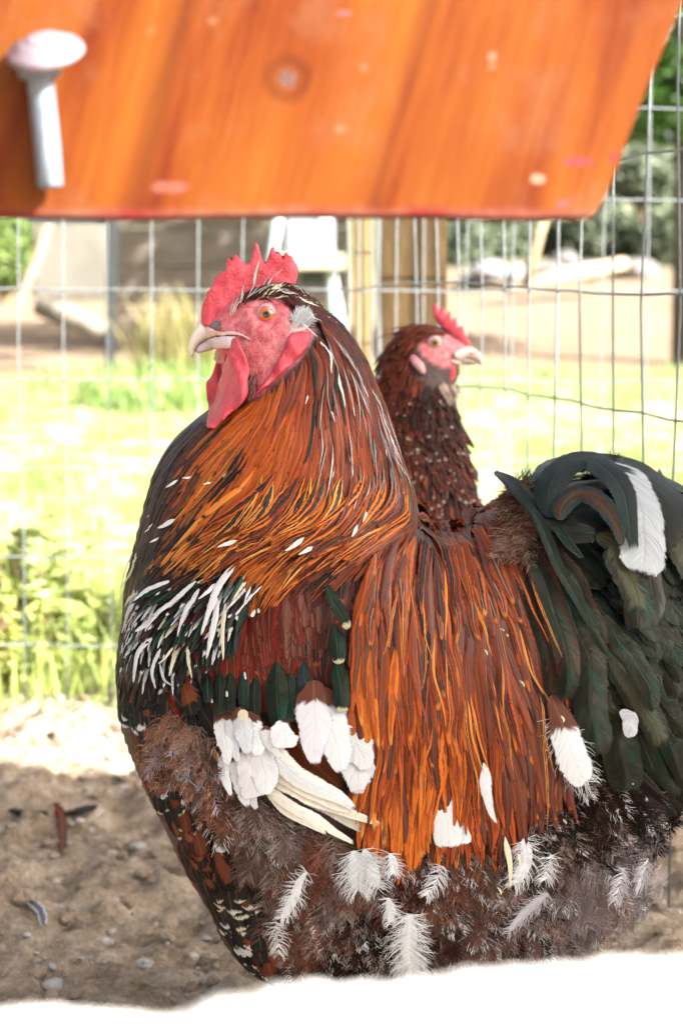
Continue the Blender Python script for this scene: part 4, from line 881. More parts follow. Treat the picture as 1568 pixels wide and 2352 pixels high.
# ---- legs
m_leg = simple('scaly_yellow_leg', col(200,170,110), .5, c2=col(150,120,70), nscale=300, bumpd=.002)
for sx in (-1, 1):
    x = .03; y = YC+.05*sx; a = Vector((x, y, .10)); lst = [([a, (x+.01, y, .06), (x, y, .018)], [.010, .008, .008])]
    for dx, dy, Lt in ((-.06, 0, 1), (-.05, .03, 1), (-.05, -.03, 1), (.03, .01, 1)):
        lst.append(([(x, y, .016), (x+dx*.5, y+dy*.5, .014), (x+dx, y+dy, .005)], [.008, .006, .003]))
    V, Fc = tubes(lst); mesh('leg', V, Fc, m_leg, rooster, sm=True)

# ================================================================== HEN
YH = 1.72
hen = empty('hen', (0.06, YH, 0), 'smaller speckled brown hen facing right behind the rooster', 'hen')
Z1 = lambda pts: [(374.3+.4991*x, 510.4+.4991*y) for x, y in pts]
hb = Inflate([(1073,797),(1045,775),(1015,754),(985,744),(950,745),(920,757),(896,785),(880,820),(870,860),(860,930),(840,1010),(790,1090),(700,1150),(600,1190),(520,1280),(500,1420),(560,1560),(680,1650),(850,1690),(980,1660),(1080,1560),(1118,1420),(1120,1300),(1102,1180),(1092,1110),(1078,1040),(1060,970),(1046,920),(1040,890),(1050,870),(1054,845),(1060,825),(1078,812)], YH, .003, k=.62, cap=.10)
hv, hf = hb.build(disp=lambda x, z, w: .003*fbm(x, z, 60, 3))
hbody = mesh('body', hv, hf, m_body, hen, sm=True)
mark_skin(hbody, hv, Z1([(1175,575),(1190,530),(1230,500),(1290,505),(1340,540),(1420,560),(1420,650),(1340,660),(1290,670),(1230,640),(1195,615)]))
SH = Skin(BVHTree.FromPolygons([Vector(v) for v in hv], hf), YH, None)
hp = Plume()
hhf = flowfn([(1000,750,-.9,.2),(940,755,-.8,.5),(900,800,-.45,.9),(890,880,-.15,1),(950,850,-.2,1),(1000,900,.05,1),(900,1000,-.1,1),(1000,1050,.05,1),(1070,1000,.3,.95),(1090,1150,.15,1),(1000,1200,0,1),(700,1300,-.6,.8),(1100,1400,0,1)])
HR = col(124, 56, 36); HD = col(72, 34, 26); HB = col(40, 32, 32)
hpal = [(940,760,(HR,HD)),(900,830,(HR,HD)),(960,830,(HD,HR)),(900,920,(HR,HD)),(960,920,(HD,HB)),(1030,930,(HD,HB)),(920,1020,(HR,HD)),(980,1040,(HB,HD)),(1050,1050,(HR,HB)),(960,1130,(HB,HR)),(1040,1150,(HB,HD)),(1080,1200,(HR,HB)),(900,1100,(HR,HD))]
HH = [(1030,768),(985,746),(950,748),(920,760),(898,785),(882,820),(872,860),(862,930),(842,1010),(790,1090),(700,1150),(600,1190),(560,1280),(620,1400),(900,1450),(1110,1400),(1114,1300),(1098,1180),(1088,1110),(1072,1040),(1056,970),(1042,930),(1020,900),(985,880),(965,860),(940,830),(955,790),(990,765)]
for u, v in scatter(HH, 10):
    e, c_ = pick(hpal, u, v, 28); pw = .05 if v < 950 else .20
    wt = random.random() < pw
    P, Nn = SH.trace(u, v, random.uniform(32, 55), hhf, 7, .002, .005+random.uniform(0, .002), .12)
    hp.add(P, Nn, random.uniform(.0022, .0036), 'round' if v > 920 and random.random() < .5 else 'lance', vary(c_), vary(e), col(170,156,146) if wt else HB, .5, .84 if wt else (.9 if random.random() < .3 else 2), 5, .3, random.gauss(0, .2), .12, YH)
for k in range(50):
    x, y = random.uniform(1260, 1340), random.uniform(730, 800)
    P, Nn = SH.path(crom(Z1([(x, y), (x+3, y+30), (x+5, y+60)]), 5), .002, .007); hp.add(P, Nn, .0012, 'lance', col(200,180,160), HD, CRM, .5, 2, 3)
hp.build('plumage', M_soft, hen)
hI = Inflate(Z1([(1240,415),(1240,384),(1260,374),(1272,408),(1288,384),(1300,428),(1320,406),(1326,452),(1348,436),(1352,486),(1376,476),(1392,524),(1412,550),(1418,580),(1400,590),(1370,575),(1340,550),(1310,510),(1270,475),(1250,445)]), YH, .001, k=.7, cap=.004, smoothk=2)
v, f = hI.build(); mesh('comb', v, f, m_comb, hen, sm=True)
hI = Inflate(Z1([(1285,640),(1330,650),(1347,690),(1332,735),(1300,738),(1272,705)]), YH-.016, .001, k=.8, cap=.004); v, f = hI.build(); mesh('wattle', v, f, m_comb, hen, sm=True)
hI = Inflate(Z1([(1300,645),(1345,650),(1366,690),(1350,720),(1325,730),(1300,700)]), YH+.004, .001, k=.8, cap=.004); v, f = hI.build(); mesh('wattle', v, f, m_comb, hen, sm=True)
def hpatch(name, out, yoff, mat, cap):
    I = Inflate(Z1(out), YH, .001, k=.8, cap=cap)
    for sg in (1, -1):
        v, f = I.build(front=lambda x, z: hb.W(x, z)+yoff, sides=1)
        if sg < 0: v = v.copy(); v[:, 1] = 2*YH-v[:, 1]; f = [q[::-1] for q in f]
        mesh(name, v, f, mat, hen, sm=True)
m_hear = simple('pale_pink_ear_lobe', col(222,186,186), .5, c2=col(200,110,116), nscale=120)
hpatch('ear_lobe', [(1125,615),(1148,604),(1175,624),(1195,650),(1200,685),(1184,695),(1160,672),(1135,642)], .002, m_hear, .005)
m_hbeak = simple('grey_horn', col(232,214,204), .45, c2=col(206,180,168), nscale=120)
def hbeak(name, out, cap, extra):
    I = Inflate(Z1(out), YH, .0009, k=1.1, cap=cap); v, f = I.build(); b = hb.W(v[:, 0], v[:, 2])*.95+extra
    v = v.copy(); v[:, 1] += np.where(v[:, 1] <= YH, -1, 1)*np.clip(np.abs(v[:, 1]-YH)/.0006, 0, 1)*b; mesh(name, v, f, m_hbeak, hen, sm=True)
hbeak('upper_beak', [(1340,590),(1390,568),(1430,578),(1458,602),(1467,640),(1462,658),(1440,642),(1400,630),(1350,632),(1325,615)], .006, .001)
hbeak('lower_beak', [(1320,625),(1390,636),(1448,648),(1420,656),(1360,656),(1320,645)], .005, .000)
m_heye, t, N, L, B = newmat('amber_eye'); nb = NB(t); tc = N.new('ShaderNodeTexCoord'); o3 = nb.sep(tc.outputs['Object'])
rr = nb.math('SQRT', nb.math('ADD', nb.math('POWER', o3[0], 2), nb.math('POWER', o3[2], 2)))
L.new(nb.ramp(nb.math('MULTIPLY', rr, 100), [(0, (.003, .003, .003)), (.12, (.004, .003, .003)), (.16, col(190,140,40)), (.30, col(170,120,40)), (.36, col(226,196,200))]), B.inputs['Base Color']); B.inputs['Roughness'].default_value = .1
eye(hen, SH, YH, *Z1([(1251, 552)])[0], .0066, m_heye, m_eyel, iris=.0048)
for sx in (-1, 1):
    x = .02; y = YH+.04*sx; lst = [([(x, y, .12), (x+.008, y, .07), (x, y, .018)], [.009, .007, .007])]
    for dx, dy in ((.055, 0), (.045, .025), (.045, -.025), (-.03, .0)): lst.append(([(x, y, .015), (x+dx*.5, y+dy*.5, .012), (x+dx, y+dy, .005)], [.006, .005, .003]))
    V, Fc = tubes(lst); mesh('leg', V, Fc, m_leg, hen, sm=True)

# ================================================================== ORANGE BOARD, BOLT, WHITE LEDGE, ADDED SHADE ROOF
YB = 0.75
bpolyD = [(-420,498),(-200,499),(0,498),(140,502),(300,505),(430,502),(560,500),(700,498),(850,500),(980,499),(1100,504),(1200,506),(1300,503),(1340,504),(1362,494),(1385,462),(1412,398),(1448,300),(1490,190),(1538,75),(1576,-20),(1640,-190),(1700,-330),(-420,-330)]
bm = bmesh.new(); fr = [bm.verts.new(at(u, v, YB)) for u, v in bpolyD]; bk = [bm.verts.new((q.co.x, q.co.y+.02, q.co.z)) for q in fr]
bm.faces.new(fr); bm.faces.new(bk[::-1])
for i in range(len(fr)): bm.faces.new((fr[i], bk[i], bk[(i+1) % len(fr)], fr[(i+1) % len(fr)]))
bmesh.ops.recalc_face_normals(bm, faces=bm.faces[:]); bmesh.ops.bevel(bm, geom=[e for e in bm.edges if abs(e.verts[0].co.y-e.verts[1].co.y) < 1e-6], offset=.0012, segments=2, affect='EDGES')
m_board, t, N, L, B = newmat('orange_stained_wood'); nb = NB(t); P3 = nb.sep(nb.geo())
KB = .145
o = at(660, 180, YB); px = nb.math('SUBTRACT', P3[0], o.x); pz = nb.math('SUBTRACT', P3[2], o.z)
ca_, sa_ = math.cos(R(16)), math.sin(R(16))
gx = nb.math('SUBTRACT', nb.math('MULTIPLY', px, ca_), nb.math('MULTIPLY', pz, sa_))
gz = nb.math('ADD', nb.math('MULTIPLY', px, sa_), nb.math('MULTIPLY', pz, ca_))
# grain bends round the knot
r2 = nb.math('ADD', nb.math('POWER', gx, 2), nb.math('MULTIPLY', nb.math('POWER', gz, 2), .18))
rk = nb.math('SQRT', r2)
bend = nb.math('MULTIPLY', nb.math('DIVIDE', nb.math('MULTIPLY', gx, -.00006), nb.math('ADD', r2, .00006)), 1.0)
g1 = nb.math('ADD', gx, nb.math('MULTIPLY', bend, .012*50))
v1 = nb.comb(g1, 0.0, nb.math('MULTIPLY', gz, .09))
w1 = nb.noise(v1, 48, 2, .5, .2); w2 = nb.noise(v1, 260, 3, .6); w3 = nb.noise(nb.comb(g1, 3.0, nb.math('MULTIPLY', gz, .3)), 16, 2)
f = nb.math('ADD', nb.math('ADD', nb.math('MULTIPLY', w1, .42), nb.math('MULTIPLY', w2, .14)), nb.math('MULTIPLY', nb.noise(nb.comb(g1, 5.0, nb.math('MULTIPLY', gz, .35)), 26, 3), .46))
c = nb.ramp(f, [(.34, col(120, 40, 12, KB)), (.42, col(196, 82, 20, KB)), (.50, col(230, 116, 30, KB)), (.64, col(250, 148, 46, KB))])
# dark winter grain lines
for (u0, v0) in ((405, 60), (960, 120), (1255, 130), (330, 420), (40, 60)):
    q = at(u0, v0, YB); qx = (q.x-o.x)*ca_-(q.z-o.z)*sa_
    dd = nb.math('ABSOLUTE', nb.math('SUBTRACT', nb.math('ADD', gx, nb.math('MULTIPLY', nb.math('SUBTRACT', nb.noise(nb.comb(u0*.01, 1.0, nb.math('MULTIPLY', gz, 12)), 1.0, 2), .5), .010)), qx))
    c = nb.mix(nb.math('MULTIPLY', nb.math('SUBTRACT', 1.0, nb.step(dd, .0000, .0045)), nb.math('MULTIPLY', nb.step(w3, .35, .6), .32)), c, col(118, 42, 22, KB))
# knot
ring = nb.math('ABSOLUTE', nb.math('SUBTRACT', nb.math('SQRT', nb.math('ADD', nb.math('POWER', px, 2), nb.math('POWER', pz, 2))), .0065))
c = nb.mix(nb.math('MULTIPLY', nb.math('SUBTRACT', 1.0, nb.step(ring, .0002, .0040)), .42), c, col(126, 44, 18, KB))
kc = nb.math('SQRT', nb.math('ADD', nb.math('POWER', px, 2), nb.math('POWER', pz, 2)))
c = nb.mix(nb.math('SUBTRACT', 1.0, nb.step(kc, .0022, .0044)), c, nb.ramp(nb.noise(nb.geo(), 900, 2), [(.4, col(150, 88, 74, KB)), (.6, col(226, 176, 160, KB))]))
# scuffs, paint specks
sc_ = nb.noise(nb.geo(), 30, 5, .6)
c = nb.mix(nb.math('MULTIPLY', nb.step(sc_, .52, .68), .45), c, col(236, 156, 112, KB))
for u0, v0, rx, rz, cc in ((790,30,20,9,(246,150,140)),(1130,130,13,13,(246,176,140)),(1131,153,12,8,(240,160,120)),(1235,411,20,14,(255,216,180)),(1325,372,42,12,(246,110,110)),(1292,468,18,12,(250,140,130)),(1408,360,14,14,(236,100,90)),(780,296,16,12,(246,166,120)),(345,70,12,10,(240,150,90)),(835,155,10,10,(240,160,110)),(490,48,14,8,(240,160,110)),(390,430,50,16,(236,140,116))):
    q = at(u0, v0, YB); s_ = YB/F
    ex = nb.math('DIVIDE', nb.math('SUBTRACT', P3[0], q.x), rx*s_); ez = nb.math('DIVIDE', nb.math('SUBTRACT', P3[2], q.z), rz*s_)
    dd = nb.math('ADD', nb.math('SQRT', nb.math('ADD', nb.math('POWER', ex, 2), nb.math('POWER', ez, 2))), nb.math('MULTIPLY', nb.math('SUBTRACT', w2, .5), .8))
    c = nb.mix(nb.math('SUBTRACT', 1.0, nb.step(dd, .6, 1.1)), c, col(*cc, KB*1.15))
# worn bottom edge
qe = at(700, 500, YB)
he = nb.math('ADD', nb.math('SUBTRACT', P3[2], qe.z), nb.math('MULTIPLY', nb.math('SUBTRACT', nb.noise(nb.geo(), 70, 4), .5), .007))
c = nb.mix(nb.math('SUBTRACT', 1.0, nb.step(he, .001, .005)), c, nb.ramp(nb.noise(nb.geo(), 60, 3), [(.35, col(226, 84, 74, KB)), (.65, col(246, 170, 136, KB))]))
L.new(c, B.inputs['Base Color']); B.inputs['Roughness'].default_value = .6; B.inputs['Specular IOR Level'].default_value = .12
L.new(nb.bump(w2, .5, .0008), B.inputs['Normal'])
tag(bmobj('orange_board', bm, m_board), 'orange stained wooden board with a knot and slanted right end hanging above the birds', 'board')
# bolt
m_bolt = simple('zinc_plated_steel', (.15, .18, .215), .4, metal=.2, c2=(.11, .135, .17), nscale=300, bumpd=.0004)
m_head = simple('bolt_head_steel', (.20, .17, .195), .4, metal=.2, c2=(.15, .105, .13), nscale=160, bumpd=.0003)
bolt = empty('bolt', at(105, 140, YB-.012), 'shiny zinc bolt with a domed head in front of the orange board', 'bolt')
a0 = at(90, 150, YB-.0054); a1 = at(118, 432, YB-.0066)
ax_ = (a1-a0).normalized()
V, Fc = tube([a0, a0+ax_*.004, a0+ax_*.0045]+[a0+(a1-a0)*k for k in (.25, .5, .75, .985, 1.0)], [.0075, .0075, .0050, .0046, .0046, .0046, .0044, .0034], 20)
mesh('shaft', V, Fc, m_bolt, bolt, sm=True)
thr = []
tp = [a0+(a1-a0)*(.35+.63*k/300) for k in range(301)]; side = ax_.orthogonal().normalized(); s2 = ax_.cross(side)
V, Fc = tube([p+side*math.cos(k*.9)*.0045+s2*math.sin(k*.9)*.0045 for k, p in enumerate(tp)], .00035, 5); mesh('thread', V, Fc, m_bolt, bolt, sm=True)
hx = Vector((-.10, -.55, .95)).normalized()   # the head leans towards the viewer
hc = at(105, 118, YB-.0095)
prof_ = [(0, .0058), (.004, .0057), (.0058, .0053), (.0064, .0044), (.0072, .0042), (.0098, .0032), (.0104, .0024), (.0126, .0016), (.0135, .0004), (.0138, -.0008), (.0128, -.0018), (.006, -.0022), (.0, -.0022)]
e1 = hx.orthogonal().normalized(); e2 = hx.cross(e1); V = []; Fc = []
for r_, h_ in prof_:
    for k in range(32):
        a = k*math.pi/16; V.append(hc+hx*h_+(e1*math.cos(a)+e2*math.sin(a))*max(r_, .0001))
for i in range(len(prof_)-1):
    for k in range(32): Fc.append((i*32+k, (i+1)*32+k, (i+1)*32+(k+1) % 32, i*32+(k+1) % 32))
mesh('head', V, Fc, m_head, bolt, sm=True)
# white ledge with a rough top edge
m_white = simple('white_painted_wood', (.82, .80, .78), .6, c2=(.74, .71, .68), nscale=30, bumpd=.002)
top = [(-500,2322),(-200,2318),(0,2314),(150,2306),(300,2318),(400,2322),(480,2296),(560,2276),(640,2256),(720,2250),(820,2254),(920,2246),(1000,2236),(1060,2226),(1130,2222),(1200,2215),(1280,2208),(1400,2200),(1568,2190),(1800,2178),(2100,2165)]
Yl = .36; top = [(u_, v_+22) for u_, v_ in top]; xs = crom(top, 140); bm = bmesh.new(); rows = []
for dy, dz in ((-.05, -.30), (-.05, -.012), (-.046, -.002), (-.03, .0005), (-.01, .0008), (0, 0), (.003, -.004), (.003, -.30)):
    rows.append([bm.verts.new(at(u, v, Yl)+Vector((0, dy, dz+.0012*float(vnoise(u*.03+dy*200, 3))))) for u, v in xs])
for a, b in zip(rows[:-1], rows[1:]):
    for i in range(len(xs)-1): bm.faces.new((a[i], a[i+1], b[i+1], b[i]))
tag(bmobj('white_ledge', bm, m_white, sm=True), 'blurred white painted ledge with a rough top edge along the bottom of the view', 'ledge')
# roof sheet added out of view, placed and sized to shade birds and near ground
m_shade = simple('grey_shade_sheet', (.3, .3, .3), .6)
HR_ = 1.70; k_ = math.cos(SUN_AZ)/math.tan(SUN_EL); kx = math.sin(SUN_AZ)/math.tan(SUN_EL)
roof = empty('added_shade_roof', (2.0, .5, 0), 'grey sheet on posts added out of view to shade the birds', 'roof')
y0, y1 = 1.235-HR_*k_, 2.07-HR_*k_; x0, x1 = -1.3+HR_*kx, 1.3+HR_*kx
bm = bmesh.new(); box(bm, (x0, y0, HR_), (x1, y1, HR_+.02)); bmobj('shade_sheet', bm, m_shade, roof)
m_post = simple('shade_roof_post', (.30, .24, .17), .8, c2=(.16, .12, .08), nscale=30, stretch=(4, 4, .6), bumpd=.003)
for px_, py_ in ((x1-.05, y0+.05), (x1-.05, y1-.05), (x0+.05, y0+.05), (x0+.05, y1-.05)):
    bm = bmesh.new(); box(bm, (px_-.03, py_-.03, 0), (px_+.03, py_+.03, HR_)); bmobj('post', bm, m_post, roof)

# ================================================================== GROUND
def terr(x, y):
    x = np.asarray(x, float); y = np.asarray(y, float)
    z = np.interp(y, [-50, 2.7, 7, 11, 12.5, 16, 60], [0, 0, .162, .41, .62, 1.3, 3.0])
    z = z + .03*fbm(x, y, .6, 3)*np.clip((y-2.2)/1.5, 0, 1)
    near = np.clip((3.3-y)/.6, 0, 1)*np.clip(1.6-np.abs(x), 0, 1)
    a = fbm(x, y, 9, 3); b = fbm(x+3, y, 38, 4, .6); c = np.abs(fbm(x, y+7, 22, 3))
    return z + near*(.04*a+.034*b-.028*c) + (1-near)*.02*fbm(x, y, 8, 3)
def axis(a, b, st, lo, hi, gr=1.25):
    r = list(np.arange(a, b, st)); s = st; x = a
    while x > lo: s *= gr; x -= s; r.insert(0, x)
    s = st; x = r[-1]
    while x < hi: s *= gr; x += s; r.append(x)
    return np.array(r)
gx_ = axis(-.62, .62, .006, -70, 70, 1.12); gy_ = axis(1.30, 2.75, .006, -30, 90, 1.06)
GX, GY = np.meshgrid(gx_, gy_, indexing='ij'); GZ = terr(GX, GY)
V = np.stack([GX, GY, GZ], -1).reshape(-1, 3); ny = len(gy_)
i = np.arange(len(gx_)-1)[:, None]; j = np.arange(ny-1)[None]; a = i*ny+j
Fq = np.stack([a, a+ny, a+ny+1, a+1], -1).reshape(-1, 4)
me = bpy.data.meshes.new('ground'); me.vertices.add(len(V)); me.vertices.foreach_set('co', V.astype(np.float32).ravel())
me.loops.add(Fq.size); me.loops.foreach_set('vertex_index', Fq.astype(np.int32).ravel()); me.polygons.add(len(Fq)); me.polygons.foreach_set('loop_start', np.arange(0, Fq.size, 4, dtype=np.int32)); me.update(calc_edges=True)
ground = bpy.data.objects.new('ground', me); C.objects.link(ground); smooth(ground); tag(ground, kind='structure')
m_g, t, N, L, B = newmat('dirt_and_sand'); nb = NB(t); g = nb.geo(); gp = nb.sep(g)
n1 = nb.noise(g, 26, 6, .65); n2 = nb.noise(g, 190, 4, .7); n3 = nb.noise(g, 4, 3)
dirt = nb.ramp(nb.math('ADD', nb.math('MULTIPLY', n1, .6), nb.math('MULTIPLY', n2, .4)), [(.33, (.10, .07, .045)), (.45, (.24, .18, .125)), (.56, (.36, .285, .215)), (.68, (.52, .46, .38))])
sand = nb.ramp(nb.math('ADD', nb.math('MULTIPLY', n3, .6), nb.math('MULTIPLY', n1, .4)), [(.3, (.135, .095, .065)), (.7, (.23, .175, .125))])
lawn = nb.ramp(nb.noise(g, 9, 5, .7), [(.36, (.10, .16, .04)), (.50, (.20, .25, .08)), (.60, (.40, .36, .26))])
yy = nb.math('ADD', gp[1], nb.math('MULTIPLY', nb.math('SUBTRACT', n3, .5), 1.2))
c = nb.mix(nb.step(yy, 2.3, 2.8), dirt, lawn); c = nb.mix(nb.step(yy, 6.6, 7.3), c, sand)
c = nb.mix(nb.step(yy, 11.4, 12.4), c, nb.ramp(n1, [(.35, (.03, .035, .015)), (.6, (.16, .15, .10))]))
L.new(c, B.inputs['Base Color']); B.inputs['Roughness'].default_value = .95; B.inputs['Specular IOR Level'].default_value = .15
L.new(nb.bump(nb.math('ADD', n2, nb.noise(g, 700, 3)), 1.0, .004), B.inputs['Normal'])
me.materials.append(m_g)
def gz(x, y): return float(terr(np.array([x]), np.array([y]))[0])
def gat(u, v):
    """where the view ray through picture point u,v meets the ground"""
    d = ray(u, v); y = .5
    for k in range(4000):
        p = CAM+d*(y/d.y)
        if p.z <= gz(p.x, p.y): return p
        y += .01
    return p
# ---- gravel and stones
def rock(rng, s, flat=.6):
    bm = bmesh.new(); bmesh.ops.create_icosphere(bm, subdivisions=2, radius=1)
    ph = rng.random()*50; ax = [rng.uniform(.7, 1.3) for _ in range(2)]+[flat*rng.uniform(.8, 1.2)]
    for v in bm.verts:
        k = 1+.35*float(fbm(v.co.x+ph, v.co.y+v.co.z*.7+ph, 1.3, 2))*2
        v.co = Vector((v.co.x*ax[0], v.co.y*ax[1], v.co.z*ax[2]))*k*s
    V = [v.co.copy() for v in bm.verts]; Fc = [tuple(q.index for q in f.verts) for f in bm.faces]; bm.free(); return V, Fc
m_st = simple('pale_stone', (.36, .34, .32), .85, c2=(.17, .15, .135), nscale=60, bumpd=.002)
rng = random.Random(5); protos = [rock(rng, 1, rng.uniform(.4, .9)) for _ in range(14)]
V = []; Fc = []
for k in range(1500):
    y = rng.uniform(1.32, 2.9); x = rng.uniform(-.62, .62); s = rng.choice((.0015, .0015, .002, .0025, .0035))*rng.uniform(.7, 1.4)
    pv, pf = protos[k % 14]; M = Matrix.Rotation(rng.uniform(0, 6.3), 3, 'Z'); o = len(V); b = Vector((x, y, gz(x, y)+s*.15))
    V += [M @ v*s+b for v in pv]; Fc += [tuple(i+o for i in f) for f in pf]
tag(mesh('gravel', V, Fc, m_st), 'scattered small gravel and grit on the brown dirt', kind='stuff')
def clodset():
    V = []; Fc = []
    for k in range(900):
        y = rng.uniform(1.32, 2.6); x = rng.uniform(-.6, .6); s = rng.uniform(.002, .008)**1.0
        pv, pf = protos[k % 14]; o = len(V); b = Vector((x, y, gz(x, y)+s*.1)); V += [v*s+b for v in pv]; Fc += [tuple(i+o for i in f) for f in pf]
    return V, Fc
m_clod = simple('dirt_clod', (.30, .23, .17), .95, c2=(.17, .12, .08), nscale=150, bumpd=.003)
V, Fc = clodset(); tag(mesh('dirt_clods', V, Fc, m_clod), 'crumbled clods of brown dirt on the ground', kind='stuff')
labs = {0: 'flat grey stone at the bottom left edge of the dirt', 1: 'small pale stone on the dirt above the flat grey stone', 2: 'pale pebble lying beside the rooster low breast', 3: 'whitish stone on the dirt left of the rooster', 4: 'round grey stone near the dark fallen feather', 5: 'small white pebble above the white ledge', 6: 'grey stone in front of the rooster lower breast', 7: 'pale stone on the dirt right of the rooster tail'}
for k, (u, v, w, fl) in enumerate(((132,2272,42,.4),(88,2228,16,.7),(235,2170,24,.6),(318,1948,18,.7),(100,1740,34,.6),(255,2145,12,.6),(330,2220,20,.6),(1490,2030,26,.6))):
    p = gat(u, v); s = w*p.y/F; pv, pf = rock(rng, s, fl); tag(mesh('stone', [q+p+Vector((0, 0, s*.2)) for q in pv], pf, m_st), labs[k], 'stone', 'stones on the dirt')
# ---- fallen feathers
def fallen(name, label, segs):
    pl = Plume()
    for pts, hw, c0, c1 in segs:
        G = [gat(u, v) for u, v in pts]; P = crom([(q.x, q.y, q.z+.008) for q in G], 14); N_ = np.tile([0, -.25, .97], (14, 1))
        pl.add(P, N_, hw, 'round', c0, c1, c1, .5, 2, 5, .2, .3, .15)
        pl.down(P[:5], N_[:5], hw*1.2, c0, c1, 20)
    return tag(pl.build(name, M_soft, None), label, 'feather', 'feathers fallen on the dirt')
fallen('fallen_feather', 'dark grey feather lying flat on the dirt at far left', [([(20,1878),(70,1890),(115,1884)], .006, SLT, BLK)])
fallen('fallen_feather', 'dark feather with its tip pointing right on the dirt', [([(130,1888),(175,1882),(226,1866)], .006, SLT, BLK)])
fallen('fallen_feather', 'reddish brown feather pointing towards the viewer on the dirt', [([(128,1862),(142,1900),(143,1985)], .0055, RUF, MAR)])
fallen('fallen_feather', 'small curved white feather on the dirt at lower left', [([(58,2085),(92,2110),(103,2152)], .0045, GRY, WHT)])

# ================================================================== FENCES
m_wire = simple('galvanised_wire', (.14, .16, .17), .45, metal=.0, spec=.4, c2=(.085, .10, .105), nscale=200)
rngf = random.Random(11)
def wob(s=.002): return rngf.uniform(-s, s)
lst = []
yf = 2.40
xl = [at(40+103*k, 600, yf).x for k in range(-14, 18)]
for x in xl:
    w = [wob() for _ in range(8)]; lst.append(([(x+w[i]+.003*i/7, yf+w[-i], -.01+1.5*i/7) for i in range(8)], .00095, dict(n=6)))
for k in range(-4, 10):
    z = at(300, 664, yf).z - .1035*k
    if z < 0: continue
    lst.append(([(x, yf-.0018+wob(.0012), z+wob(.0012)-.012*(.4+x)*.3) for x in np.linspace(xl[0], xl[-1], 30)], .0011, dict(n=6)))
m_wire2 = simple('bright_galvanised_wire', (.17, .19, .20), .5, metal=.0, spec=.4, c2=(.10, .12, .125), nscale=200)
V, Fc = tubes(lst); tag(mesh('wire_fence', V, Fc, m_wire2, sm=True), 'galvanised welded wire fence across the back between the run and the lawn', 'fence')
path = [Vector((-.006, 2.385, 0)), Vector((.05, 2.15, 0)), Vector((.115, 1.98, 0)), Vector((.263, 1.60, 0)), Vector((.42, 1.2, 0)), Vector((.52, .9, 0))]
def along(s):
    for a, b in zip(path[:-1], path[1:]):
        l = (b-a).length
        if s <= l: return a+(b-a)*(s/l)
        s -= l
    return path[-1]
tot = sum((b-a).length for a, b in zip(path[:-1], path[1:])); lst = []
s = 0.01
while s < tot:
    p = along(s); w = [wob(.0035) for _ in range(9)]
    lst.append(([(p.x+w[i]-.006*(i/8), p.y+w[-i]*.5, -.01+1.3*i/8) for i in range(9)], .0010, dict(n=6))); s += .0508
for z0 in (.09, .19, .292, .395, .492, .60, .72, .84, .96):
    pts = []
    for k in range(40):
        p = along(tot*k/39); pts.append((p.x, p.y+.002, z0+wob(.0015)+.004*math.sin(k*.35+z0*9)))
    lst.append((pts, .0011, dict(n=6)))
V, Fc = tubes(lst); tag(mesh('wire_fence', V, Fc, m_wire, sm=True), 'closer wire fence panel running towards the viewer on the right behind the hen', 'fence')
bm = bmesh.new(); a = at(866, 600, 2.5); b = at(1022, 600, 2.5); box(bm, (a.x, 2.46, -.05), (b.x, 2.46+.088, 1.5), bev=.004)
m_pw = simple('treated_brown_post', (.085, .056, .026), .85, c2=(.024, .015, .007), spec=.1, nscale=16, stretch=(7, 7, .5), bumpd=.004, bscale=60)
tag(bmobj('fence_post', bm, m_pw), 'square brown wooden fence post behind the hen', 'post')
bm = bmesh.new(); a = at(812, 600, 2.5); b = at(854, 600, 2.5); box(bm, (a.x, 2.44, -.05), (b.x, 2.475, 1.5), bev=.002)
m_yb = simple('pale_yellow_pine', (.19, .14, .055), .8, c2=(.12, .085, .03), nscale=14, stretch=(8, 8, .4), bumpd=.002)
tag(bmobj('pine_batten', bm, m_yb), 'pale yellow pine batten standing against the left side of the brown post', 'batten')

# ================================================================== BEHIND THE FENCE
def leaves(n, cen, rad, size, up=.3, seed=0, ratio=.45, shell=.0):
    r = np.random.RandomState(seed); d = r.normal(size=(n, 3)); d /= np.linalg.norm(d, axis=1)[:, None]
    rr_ = r.rand(n)**(1/3.)*(1-shell)+shell
    P = np.array(cen)+d*rr_[:, None]*np.array(rad)
    a = r.normal(size=(n, 3)); a[:, 2] = np.abs(a[:, 2])*up; a /= np.linalg.norm(a, axis=1)[:, None]
    b = np.cross(a, r.normal(size=(n, 3))); b /= np.linalg.norm(b, axis=1)[:, None]; c = np.cross(a, b)
    L_ = size*r.uniform(.6, 1.4, n)[:, None]; Wd = L_*ratio
    V = np.stack([P-a*L_*.5, P-b*Wd*.5+c*Wd*.15, P+a*L_*.5-c*L_*.1, P+b*Wd*.5+c*Wd*.15], 1).reshape(-1, 3)
    return V, np.arange(n*4).reshape(-1, 4)
def leafmat(name, c, c2, tr=.35):
    m, t, N, L, B = newmat(name); nb = NB(t)
    n = nb.noise(nb.geo(), 9, 4, .7); L.new(nb.ramp(n, [(.35, c2), (.65, c)]), B.inputs['Base Color']); B.inputs['Roughness'].default_value = .5
    tl_ = N.new('ShaderNodeBsdfTranslucent'); L.new(nb.ramp(n, [(.35, tuple(min(1, x*1.4) for x in c2)), (.65, tuple(min(1, x*1.4) for x in c))]), tl_.inputs[0])
    mx = N.new('ShaderNodeMixShader'); mx.inputs[0].default_value = tr; out = [q for q in N if q.type == 'OUTPUT_MATERIAL'][0]
    L.new(B.outputs[0], mx.inputs[1]); L.new(tl_.outputs[0], mx.inputs[2]); L.new(mx.outputs[0], out.inputs[0]); return m
m_grass = leafmat('lawn_grass', (.24, .31, .10), (.11, .19, .05), .4)
